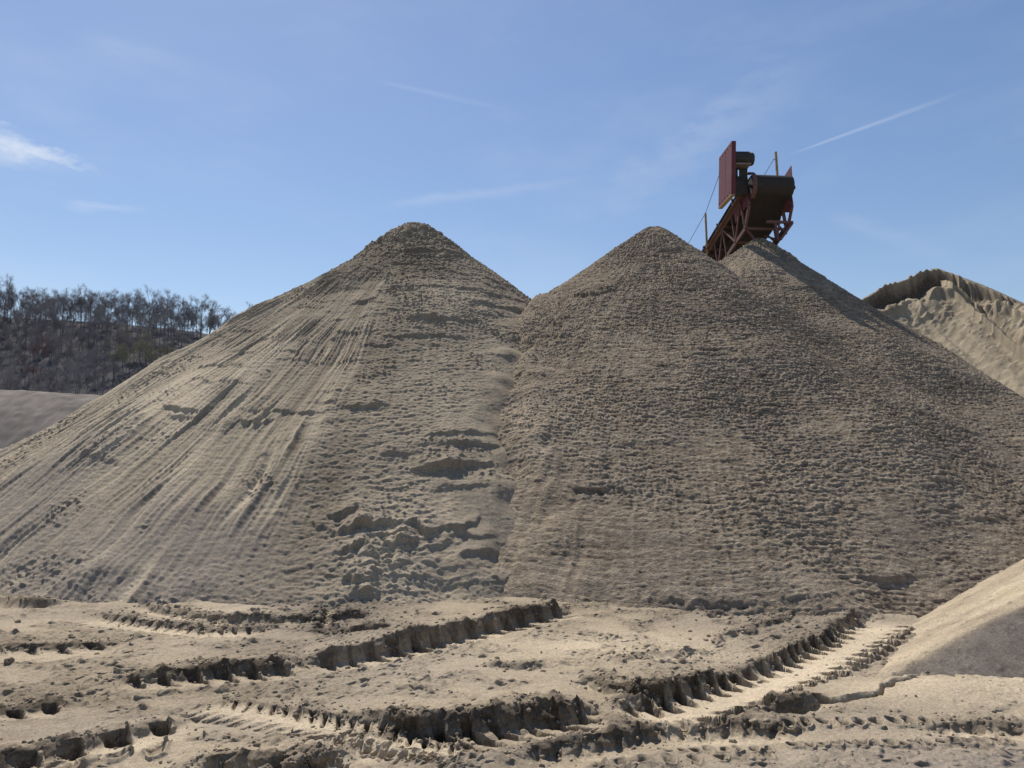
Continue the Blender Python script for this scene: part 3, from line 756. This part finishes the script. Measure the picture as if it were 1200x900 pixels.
# ------------------------------------------------------------------ clods
import bmesh
def ico(sub):
    bm = bmesh.new(); bmesh.ops.create_icosphere(bm, subdivisions=sub, radius=1)
    v = np.array([q.co[:] for q in bm.verts]); f = np.array([[q.index for q in g.verts] for g in bm.faces]); bm.free()
    return v, f
IV, IF = ico(2)
def lumps_mesh(name, cs, rad, mat, sub=None, rough=.35, seed=0):
    iv, jf = (IV, IF) if sub is None else ico(sub)
    rs = np.random.RandomState(seed); nC = len(cs)
    sc = rs.uniform(.6, 1.25, size=(nC, 1, 3)) * rad[:, None, None]
    off = rs.uniform(-50, 50, size=(nC, 1, 3))
    Vn = iv[None] + off * 0
    q = iv[None] * 1.1 + off
    k = 1 + rough * pn(q[..., 0], q[..., 1], q[..., 2], 1) + rough * .5 * pn(q[..., 0] * 2.7, q[..., 1] * 2.7, q[..., 2] * 2.7, 2)
    if sub and sub > 3: k = k + .12 * pn(q[..., 0] * 7, q[..., 1] * 7, q[..., 2] * 7, 3) + .06 * pn(q[..., 0] * 15, q[..., 1] * 15, q[..., 2] * 15, 4)
    V = Vn * k[..., None] * sc
    th = rs.uniform(0, 2 * np.pi, nC)[:, None]
    x = V[..., 0] * np.cos(th) - V[..., 1] * np.sin(th); y = V[..., 0] * np.sin(th) + V[..., 1] * np.cos(th)
    V = np.stack([x + cs[:, 0:1], y + cs[:, 1:2], V[..., 2] * .8 + cs[:, 2:3]], -1).reshape(-1, 3)
    F = (jf[None] + (np.arange(nC) * len(iv))[:, None, None]).reshape(-1, 3)
    me = bpy.data.meshes.new(name)
    me.vertices.add(len(V)); me.vertices.foreach_set('co', V.astype(F32).ravel())
    me.loops.add(F.size); me.loops.foreach_set('vertex_index', F.ravel().astype(np.int32))
    me.polygons.add(len(F)); me.polygons.foreach_set('loop_start', np.arange(0, F.size, 3, dtype=np.int32))
    me.polygons.foreach_set('use_smooth', np.full(len(F), True)); me.update(calc_edges=True)
    c = np.tile(np.array([.50, .1, 0, 1], F32), (len(V), 1)); c[:, 0] += np.repeat(rs.uniform(-.15, .15, nC), len(iv))
    a_ = me.color_attributes.new('sand', 'FLOAT_COLOR', 'POINT'); a_.data.foreach_set('color', c.ravel())
    me.materials.append(mat)
    o = bpy.data.objects.new(name, me); col.objects.link(o); return o
# small crumbs: denser along the berms of the ruts
cs = []
rs = np.random.RandomState(11)
for R_ in RUTS:
    pts = np.array(R_['pts']); seg = np.diff(pts, axis=0); Ls = np.linalg.norm(seg, axis=1)
    for i in range(int(120 * Ls.sum())):
        j = rs.choice(len(seg), p=Ls / Ls.sum()); f = rs.rand(); u = seg[j] / Ls[j]; v = np.array([-u[1], u[0]])
        c = pts[j] + seg[j] * f + v * (R_['w'] + rs.normal(.03, .09))
        cs.append((c[0], c[1], .004 + .010 * rs.rand() ** 3 + .012 * (rs.rand() < .06)))
for i in range(1100):
    x, y = at(rs.uniform(-80, 1280), rs.uniform(705, 905))
    if n2(np.array([x * 1.2]), np.array([y * 1.6]), 77)[0] < -.05: continue
    cs.append((x, y, .003 + .009 * rs.rand() ** 3 + .010 * (rs.rand() < .03)))
cs = np.array(cs); zc = ground(cs[:, 0], cs[:, 1])[0]; rad = cs[:, 2] * 1.05
o = lumps_mesh('sand_crumbs', np.stack([cs[:, 0], cs[:, 1], zc + rad * .15], 1), rad, M_GND, rough=.6, seed=5)
tag(o, 'loose crumbs of damp sand scattered over the rutted ground', 'sand crumbs', kind='stuff')
for (px, py, rpx, lab) in [(540, 860, 9, 'round dark clod of sand lying in the deepest rut at the bottom centre'),
                           (372, 882, 17, 'largest dark block of sand on the broken bank at the bottom edge'),
                           (345, 888, 14, 'block of sand directly left of the largest block on the bottom bank'),
                           (312, 893, 10, 'small lump of sand left of the two blocks on the bottom bank'),
                           (88, 893, 11, 'clod of sand at the bottom left beside the deep tyre lugs'),
                           (10, 776, 5, 'small dark clod alone at the left edge on flat sand')]:
    x, y = at(px, py + rpx * .7); R0 = rpx * y / FPX
    z0 = float(ground(np.array([x]), np.array([y]))[0][0])
    o = lumps_mesh('sand_clod', np.array([[0, 0, R0 * .45]]), np.array([R0]), M_MID, sub=5, rough=.45, seed=int(px))
    o.location = (x, y, z0)
    tag(o, lab, 'clod', 'large sand clods')
print('clods', time.time() - T0)

# ------------------------------------------------------------------ conveyor
M_RED = paint('red_paint', (0.115, 0.020, 0.034), rust=(0.13, 0.055, 0.045), amount=.35, scale=3)
M_STEEL = paint('rusty_red_steel', (0.15, 0.070, 0.066), rust=(0.11, 0.065, 0.05), amount=.7, scale=5)
M_RUBBER = paint('conveyor_rubber', (0.018, 0.018, 0.020), rust=(0.05, 0.045, 0.04), amount=.3, scale=4, rough=.75)
M_MOTOR = paint('dark_motor', (0.03, 0.034, 0.036), rust=(0.07, 0.065, 0.06), amount=.4, scale=8)
M_WOOD = paint('weathered_wood', (0.36, 0.27, 0.13), rust=(0.22, 0.16, 0.09), amount=.5, scale=9)
M_CORD = paint('cord_dark', (0.06, 0.07, 0.09), amount=.1)
M_GALV = paint('dusty_steel', (0.26, 0.23, 0.19), rust=(0.18, 0.14, 0.1), amount=.5)

H0 = at_depth(903, 219, 17.9)
pd = nrm(np.array([0.10, -0.995, 0])); inc = math.radians(18.0)
U = np.array([pd[0] * math.cos(inc), pd[1] * math.cos(inc), math.sin(inc)])
V = np.array([-pd[1], pd[0], 0.0])       # to the right of the picture
W = np.cross(V, U); W = W if W[2] > 0 else -W
UP = np.array([0, 0, 1.0])
def L3(t, v, w): return H0 - U * t + V * v + W * w     # t = metres back from the head pulley
conv = bpy.data.objects.new('conveyor', None); col.objects.link(conv)
LEN = 22.5
# frame
m = MB()
hw = .53; hb = -.80; tA = .15
ts = np.arange(.45, LEN - .5, .62)
for sgn in (-1, 1):
    m.angle(L3(.05, sgn * hw, 0.0), L3(LEN, sgn * hw, 0.0), .09, up=W, fx=sgn, t=.012)
    m.angle(L3(.55, sgn * hw, hb), L3(LEN - 1.5, sgn * hw, hb), .09, up=W, fx=-sgn, t=.012)
    m.bar(L3(.55, sgn * hw, hb), L3(.15, sgn * hw, -.42), .055)
    m.bar(L3(.15, sgn * hw, -.42), L3(.12, sgn * hw, -.05), .055)
    for i, t in enumerate(ts[:-2]):
        m.bar(L3(t + .12, sgn * hw, -.03), L3(t + .12, sgn * hw, hb + .02), .036)
        m.bar(L3(t + .14, sgn * hw, -.04), L3(t + .72, sgn * hw, hb + .03), .034) if i % 2 == 0 else m.bar(L3(t + .72, sgn * hw, -.04), L3(t + .14, sgn * hw, hb + .03), .034)
for i, t in enumerate(ts[:-2]):
    m.bar(L3(t + .12, -hw + .04, hb), L3(t + .12, hw - .04, hb), .05)
for i, t in enumerate(ts[:4]):
    pass
m.bar(L3(.60, -hw + .05, hb + .01), L3(1.75, hw - .05, hb + .01), .05)
m.bar(L3(3.0, -hw + .05, hb + .01), L3(4.2, hw - .05, hb + .01), .045)
# triangular bracket on the right of the head
B1 = L3(.40, hw, hb + .16); B2 = L3(.30, hw + .42 - .35, hb + .16)
m.bar(L3(.30, -.1, -.78), L3(.30, hw + .02, -.78), .06)
m.bar(L3(.28, hw, -.80), L3(.28, hw - .38, -1.28), .05)
m.bar(L3(.30, hw - .42, -.79), L3(.30, hw - .42, -1.28), .05)
m.bar(L3(.34, hw - .36, -.80), L3(.34, hw - .16, -1.08), .035)
m.bar(L3(.45, hw - .10, -.20), L3(.34, hw - .16, -1.02), .045)
m.bar(L3(.30, hw - .42, -1.28), L3(.9, hw - .42, hb + .02), .04)
m.build('frame', M_STEEL, conv)
# belt: carries over the head pulley and returns below
def sweep(prof, half, name, mat, nv=14, trough=0.0):
    mb = MB(); vs = []; 
    for (t, w, tr) in prof:
        for j in range(nv + 1):
            v = -half + 2 * half * j / nv
            vs.append(L3(t, v, w + tr * (v / half) ** 2))
    fs = [(i * (nv + 1) + j, i * (nv + 1) + j + 1, (i + 1) * (nv + 1) + j + 1, (i + 1) * (nv + 1) + j) for i in range(len(prof) - 1) for j in range(nv)]
    mb.add(vs, fs, True); return mb.build(name, mat, conv)
RP_ = .27
prof = [(t, RP_ * 1.0 - .02 * 0, .13 * min(1, (t) / 1.2)) for t in np.linspace(LEN, .05, 60)]
for a in np.linspace(0, math.pi, 18):
    prof.append((-RP_ * math.sin(a), RP_ * math.cos(a), .0))
prof += [(.25, -RP_ * .98, 0), (.45, -.36, 0), (.8, -.42, 0)] + [(t, -.45, 0) for t in np.linspace(1.2, LEN, 40)]
sweep(prof, .47, 'belt', M_RUBBER)
m = MB(); m.tube(L3(0, -.46, 0), L3(0, .46, 0), RP_ - .012, n=36); m.tube(L3(0, -.66, 0), L3(0, .60, 0), .045, n=14)
m.build('pulley', M_MOTOR, conv)
# bearings and head side plates (dark, reddish)
for sg in (-1, 1):
    m = MB(); m.box(L3(.55, sg * (hw - .02), -.16), U, V, W, .50, .012, .17); m.build('side_plate', M_RED, conv)
m = MB()
for k in range(int(LEN / 1.1)):
    t = 1.0 + k * 1.1
    m.tube(L3(t, -.17, .255), L3(t, .17, .255), .045, n=10)
    m.tube(L3(t, -.20, .262), L3(t, -.45, .34), .045, n=10); m.tube(L3(t, .20, .262), L3(t, .45, .34), .045, n=10)
    m.bar(L3(t, -hw, .05), L3(t, hw, .05), .05); m.bar(L3(t, -hw, .05), L3(t, -hw, .34), .04); m.bar(L3(t, hw, .05), L3(t, hw, .34), .04)
m.build('roller', M_STEEL, conv)['kind'] = 'stuff'
# drive guard: tall red case at the left of the head, open edge toward the viewer
def PX(px, py, y): return at_depth(px, py, y)
m = MB()
gx = PX(858, 200, 17.55)
top = PX(858, 167, 17.55)[2]; bot = PX(858, 229, 17.55)[2]
gy0, gy1 = 17.45, 18.55
cz = (top + bot) / 2; hz = (top - bot) / 2
tilt = np.array([0.03, 0, 1.0]); tilt /= np.linalg.norm(tilt)
ax = np.array([1.0, 0.0, -.03]); ax /= np.linalg.norm(ax); ay = np.cross(tilt, ax)
gc = np.array([gx[0], (gy0 + gy1) / 2, cz])
m.box(gc + ax * -.04, ax, ay, tilt, .004, (gy1 - gy0) / 2, hz)
m.box(gc + ax * .01 - ay * ((gy1 - gy0) / 2 - .006) * 1.0, ax, ay, tilt, .046, .006, hz)
m.box(gc + ax * .01 + ay * ((gy1 - gy0) / 2 - .006), ax, ay, tilt, .046, .006, hz)
m.box(gc + ax * .01 + tilt * (hz - .006), ax, ay, tilt, .046, (gy1 - gy0) / 2 - .013, .006)
m.box(gc + ax * .058, ax, ay, tilt, .003, (gy1 - gy0) / 2 - .02, hz - .02)
g = m.build('drive_guard', M_RED, conv)
m = MB()
for fy in (-.8, -.4, 0, .4, .8):
    for fz in (-.88, .88):
        c_ = gc + ax * -.046 + ay * ((gy1 - gy0) / 2 * fy) + tilt * hz * fz
        m.tube(c_, c_ - ax * .012, .016, n=6)
m.box(gc + ax * -.046, ax, ay, tilt, .003, .02, hz * .98)
m.build('guard_rib', M_STEEL, g)
m = MB(); m.box(gc + ax * .0 - tilt * (hz + .012), ax, ay, tilt, .05, (gy1 - gy0) / 2, .010)
m.build('guard_sill', M_WOOD, g)
# motor and its mount
mz = PX(872, 183, 17.6)
m = MB()
m.tube((gx[0] + .07, 17.75, mz[2]), (gx[0] + .54, 17.78, mz[2] - .01), .155, n=28)
m.tube((gx[0] + .54, 17.78, mz[2] - .01), (gx[0] + .57, 17.78, mz[2] - .01), .155, .13, n=28)
for i in range(14):
    a = i / 14 * 2 * math.pi; c_, s_ = math.cos(a), math.sin(a)
    m.bar((gx[0] + .10, 17.76 + .158 * c_, mz[2] + .158 * s_), (gx[0] + .46, 17.77 + .158 * c_, mz[2] + .158 * s_), .012, .014)
mo = m.build('motor', M_MOTOR, conv)
m = MB()
m.box((gx[0] + .27, 17.74, mz[2] - .185), (1, 0, 0), (0, 1, 0), (0, 0, 1), .19, .17, .018)
m.build('motor_base', M_GALV, mo)
m = MB()
zt = mz[2] - .21; zb = H0[2] - .12
for (x0, x1) in ((.07, .13), (.165, .22), (.255, .45)):
    m.box((gx[0] + (x0 + x1) / 2, 17.86, (zt + zb) / 2), (1, 0, 0), (0, 1, 0), (0, 0, 1), (x1 - x0) / 2, .012, (zt - zb) / 2)
zm = PX(866, 205, 17.8)[2]
m.box((gx[0] + .26, 17.845, zm + .14 + .02), (1, 0, 0), (0, 1, 0), (0, 0, 1), .19, .012, (zt - zm - .10) / 2 * .55)
m.box((gx[0] + .26, 17.845, zm - .24), (1, 0, 0), (0, 1, 0), (0, 0, 1), .19, .012, .20)
m.tube((gx[0] + .07, 18.0, H0[2] + .05), (gx[0] + .34, 18.03, H0[2] + .05), .24, n=24)
m.build('gearbox', M_MOTOR, conv)
# dirt apron curve left of the belt
m = MB()
for k in range(9):
    a0 = math.pi * (.05 + .9 * k / 9); a1 = math.pi * (.05 + .9 * (k + 1) / 9)
    m.bar(L3(-.34 * math.sin(a0) + .05, -.50, .34 * math.cos(a0)), L3(-.34 * math.sin(a1) + .05, -.50, .34 * math.cos(a1)), .03, .10, up=V)
m.build('pulley_cover', M_STEEL, conv)
# red plates on the right of the head
def plate(name, pts, thick=.012, mat=M_RED, y=None):
    mb = MB(); n = len(pts)
    a = [np.array(q) for q in pts]; b = [q + np.array([thick, thick * .2, 0]) for q in a]
    mb.add(a + b, [tuple(range(n)), tuple(range(2 * n - 1, n - 1, -1))] + [(i, i + n, (i + 1) % n + n, (i + 1) % n) for i in range(n)])
    return mb.build(name, mat, conv)
plate('side_wing', [PX(918, 208, 18.4), PX(927, 194, 17.75), PX(928.5, 214, 17.7), PX(927, 222, 17.8), PX(919, 222, 18.35)])
plate('side_wing', [PX(918.5, 230, 18.1), PX(926, 228, 17.9), PX(926, 249, 17.9), PX(919, 249, 18.1)])
# wooden posts with the emergency pull cord
def post(base, topz, r=.028):
    mb = MB(); b_ = np.array(base); t_ = np.array([b_[0] - .03, b_[1], topz]); mb.bar(b_, t_, r * 1.7, r * 1.7)
    mb.build('post', M_WOOD, conv); return t_
pb = L3(2.9, -hw - .05, -.1); p1 = post(pb, PX(820, 250, pb[1])[2])
pb = L3(1.0, hw - .12, 0); p2t = PX(909, 178, pb[1]); mb = MB(); mb.bar((PX(913, 210, pb[1])[0], pb[1], pb[2]), p2t, .05); mb.build('post', M_WOOD, conv)
pb = L3(8.0, -hw - .05, -.1); p0 = post(pb, pb[2] + 1.15)
pb = L3(8.0, hw + .05, -.1); p3 = post(pb, pb[2] + 1.15)
m = MB()
m.tube(p0, p1, .007, n=5); m.tube(p1, np.array([gx[0] - .04, 18.45, PX(846, 203, 18.45)[2]]), .007, n=5)
q2 = PX(906.5, 187, p2t[1]); m.tube(q2, p3, .007, n=5)
m.tube(q2, q2 + np.array([.06, 0, .03]), .01, n=5)
m.build('pull_cord', M_CORD, conv)
# little clamps along the left upper chord
for t in (1.9, 3.2, 4.5):
    m = MB(); a = L3(t, -hw - .03, .05); m.bar(a, a + W * .16, .03); m.bar(a + W * .16, a + W * .16 - U * .22, .03); m.bar(a - U * .22, a - U * .22 + W * .16, .03)
    m.build('hand_loop', M_MOTOR, conv)
# legs and tail (behind the piles)
for t in (9.0, 17.0):
    for sgn in (-1, 1):
        m = MB(); a = L3(t, sgn * hw, hb); m.bar(a, (a[0] + sgn * .5, a[1], 0.0), .09); m.bar((a[0] + sgn * .5 - .2, a[1], .03), (a[0] + sgn * .5 + .2, a[1], .03), .18, .05)
        m.build('leg', M_STEEL, conv)
m = MB(); a = L3(LEN, 0, 0); 
m.tube(L3(LEN, -.46, 0), L3(LEN, .46, 0), RP_ - .02, n=24)
m.build('tail_pulley', M_MOTOR, conv)
m = MB(); a = L3(LEN - .6, 0, -.3)
for sx in (-.6, .6):
    m.bar((a[0] + sx, a[1], 0), (a[0] + sx, a[1], a[2] + .4), .1); 
m.bar((a[0] - .6, a[1], max(.1, a[2] - .2)), (a[0] + .6, a[1], max(.1, a[2] - .2)), .1)
m.build('tail_stand', M_STEEL, conv)
conv.location = (0, 0, 0)
tag(conv, 'rusty red belt conveyor rising over the sand piles with black belt and red drive guard', 'conveyor')

# ------------------------------------------------------------------ wooded hill
M_HILL, nt, b = new_mat('leaf_litter_haze')
tc = N(nt, 'ShaderNodeTexCoord'); f = noise(nt, tc.outputs['Object'], .12, 6, .7)
nt.links.new(mixc(nt, f, (0.050, 0.048, 0.053), (0.082, 0.076, 0.077)), b.inputs['Base Color']); b.inputs['Roughness'].default_value = 1  # bluish litter colour includes painted distance haze
def bark(name, a, b_):
    m, nt, b = new_mat(name); tc = N(nt, 'ShaderNodeTexCoord'); oi = N(nt, 'ShaderNodeObjectInfo')
    f = noise(nt, tc.outputs['Object'], .8, 4, .6)
    f = mth(nt, 'MULTIPLY_ADD', oi.outputs['Random'], .6, mth(nt, 'MULTIPLY', f, .5))
    nt.links.new(mixc(nt, f, a, b_), b.inputs['Base Color']); b.inputs['Roughness'].default_value = 1; b.inputs['Specular IOR Level'].default_value = 0.0
    return m
M_BARK = bark('bark_grey_haze', (0.15, 0.15, 0.165), (0.23, 0.22, 0.225))  # bark lightened in colour to stand in for aerial haze
M_TWIG = bark('twigs_brown_haze', (0.20, 0.19, 0.20), (0.31, 0.285, 0.275))  # twig colour raised the same way, haze painted in
M_TWIGY = bark('twigs_budding', (0.24, 0.23, 0.15), (0.31, 0.28, 0.18))
M_TWIGR = bark('twigs_reddish', (0.22, 0.16, 0.15), (0.26, 0.19, 0.17))

# ridge line of the hill as seen: (px, base of the ridge trees)
rk = [(-260, 335), (-120, 345), (0, 368), (60, 373), (120, 378), (200, 384), (290, 396), (360, 408), (480, 425), (620, 445)]
DR = 316.0
rx = np.array([(q[0] - 600) / FPX * DR for q in rk]); rz = np.array([CAM_H + (512 - q[1]) / FPX * DR for q in rk])
def hill_z(x, y):
    top = np.interp(x * DR / np.maximum(y, 100), rx, rz)
    f = sst(188, 330, y) * .35 + np.clip((y - 188) / (DR - 188), 0, 1) * .65
    z = top * np.where(y < DR, f, 1.0) - np.clip(y - DR - 15, 0, None) * .22
    return z + n2(x * .02, y * .02, 801) * 2.0 * sst(190, 230, y) - .6
hx = np.linspace(-380, 140, 150); hy = np.linspace(180, 520, 110)
HX, HY = np.meshgrid(hx, hy, indexing='ij')
hl = grid_mesh('hill', np.stack([HX, HY, hill_z(HX, HY)], -1), M_HILL)
tag(hl, kind='structure')

def tree_mesh(seed, h, spread, clear, dens):
    q = random.Random(seed); tr = MB(); tw = []; 
    def rv(s): return np.array([q.gauss(0, s), q.gauss(0, s), q.gauss(0, s)])
    def tri(a, b_, w):
        d = b_ - a; s_ = np.cross(d, rv(1)); s_ /= (np.linalg.norm(s_) + 1e-6)
        tw.append((a - s_ * w, a + s_ * w, b_))
    def grow(p, d, L, r, lev):
        k = 3 if lev < 2 else 2
        pts = [p]
        for i in range(k):
            d = nrm(d + rv(.14) + np.array([0, 0, .06])); p = p + d * L / k; pts.append(p)
        for i in range(k):
            if lev <= 2: tr.tube(pts[i], pts[i + 1], r * (1 - .35 * i / k), r * (1 - .35 * (i + 1) / k), n=5 if lev < 2 else 3, caps=False)
            else: tri(pts[i], pts[i + 1] + (pts[i + 1] - pts[i]) * .2, max(r, .018))
        if lev == 4:
            for i in range(dens):
                a = pts[0] + (pts[-1] - pts[0]) * q.random(); tri(a, a + nrm(d + rv(.6)) * q.uniform(.5, 1.5), .012)
            return
        n = (5, 4, 4, 4)[min(lev, 3)]
        for i in range(n):
            f = q.uniform(.35, 1.0) if lev else q.uniform(.0, 1.0)
            a = pts[0] + (pts[-1] - pts[0]) * f
            nd = nrm(d * (1.0 if lev else .8) + rv(.48 * spread) + np.array([0, 0, .22]))
            grow(a, nd, L * q.uniform(.48, .72), r * .55, lev + 1)
    # stem
    p0 = np.array([0, 0, -1.0]); lean = nrm(np.array([q.gauss(0, .04), q.gauss(0, .04), 1]))
    c = p0 + lean * (1 + h * clear)
    tr.tube(p0, c, .17, .13, n=6, caps=False)
    e = c + lean * h * .35
    tr.tube(c, e, .13, .05, n=5, caps=False)
    for i in range(7):
        a = c + (e - c) * q.uniform(-.25, 1); dd = nrm(np.array([q.gauss(0, .55 * spread), q.gauss(0, .55 * spread), 1.0]))
        grow(a, dd, h * q.uniform(.17, .27), .06, 1)
    return tr, tw
def tri_obj(name, tw, mat):
    V = np.array(tw, F32).reshape(-1, 3); n = len(tw)
    me = bpy.data.meshes.new(name)
    me.vertices.add(len(V)); me.vertices.foreach_set('co', V.ravel())
    me.loops.add(n * 3); me.loops.foreach_set('vertex_index', np.arange(n * 3, dtype=np.int32))
    me.polygons.add(n); me.polygons.foreach_set('loop_start', np.arange(0, n * 3, 3, dtype=np.int32)); me.update(calc_edges=True)
    me.materials.append(mat); return me
protos = []
for i in range(8):
    h = [13.2, 15, 11.5, 15.6, 10.5, 13.2, 11.6, 14][i]; spread = [1, .8, 1.3, .9, 1.1, .7, 1.35, 1][i]
    tr, tw = tree_mesh(50 + i, h, spread, [.34, .40, .28, .40, .26, .38, .28, .34][i], 5)
    me = bpy.data.meshes.new('trunk'); me.from_pydata([tuple(map(float, v)) for v in tr.v], [], tr.f); me.materials.append(M_BARK)
    protos.append((me, tri_obj('crown', tw, M_TWIG), tri_obj('crown', tw, M_TWIGY), tri_obj('crown', tw, M_TWIGR)))
print('protos', time.time() - T0, len(protos[0][1].polygons))
def tree(x, y, s, k, kind, label, group):
    t = bpy.data.objects.new('bare_tree', None); col.objects.link(t)
    t.location = (x, y, float(hill_z(np.array([x]), np.array([y]))[0])); t.scale = (s, s, s * random.uniform(.92, 1.1)); t.rotation_euler = (0, 0, random.uniform(0, 6.28))
    tag(t, label, 'tree', group)
    for nme, md in (('trunk', protos[k][0]), ('crown', protos[k][1 + kind])):
        c = bpy.data.objects.new(nme, md); col.objects.link(c); c.parent = t
rr_ = random.Random(21)
px = -70.0
while px < 372:
    y = DR + rr_.uniform(-10, 22)
    hs_ = rr_.uniform(.88, 1.15) * np.interp(px, [0, 150, 300], [.90, .93, .95])
    tree((px - 600) / FPX * y, y, hs_, rr_.randrange(8), 0, 'bare grey deciduous tree standing on the skyline of the wooded hill', 'bare trees on the ridge of the hill')
    px += rr_.uniform(3.2, 6.5)
n_s = 0
for row in range(11):
    f = row / 10.0
    y0 = 205 + f * (DR - 212)
    px = -60 + rr_.uniform(0, 12)
    while px < 350:
        y = y0 + rr_.uniform(-5, 5)
        zt = float(hill_z(np.array([(px - 600) / FPX * y]), np.array([y]))[0]); pyt = 512 - (zt - CAM_H) / y * FPX
        lim = 262 + (470 - pyt) * -1.6 + 60
        sil = 110 + (470 - pyt) * 1.72         # left edge of the big pile hides what is beyond this
        if px < sil + 22:
            kind = 0; lab = 'bare grey-brown tree among many on the slope of the wooded hill'; grp = 'bare trees on the slope of the hill'
            if 125 < px < 235 and 428 < pyt < 470 and rr_.random() < .8:
                kind = 1; lab = 'olive tinged budding tree on the middle of the wooded slope'; grp = 'budding trees on the slope'
            elif 30 < px < 80 and 440 < pyt < 475 and rr_.random() < .4:
                kind = 2; lab = 'reddish brown bare tree low on the left of the wooded slope'; grp = 'reddish trees on the slope'
            tree((px - 600) / FPX * y, y, rr_.uniform(.72, 1.0), rr_.randrange(8), kind, lab, grp); n_s += 1
        px += rr_.uniform(9, 15) * 250 / y
print('slope trees', n_s, time.time() - T0)
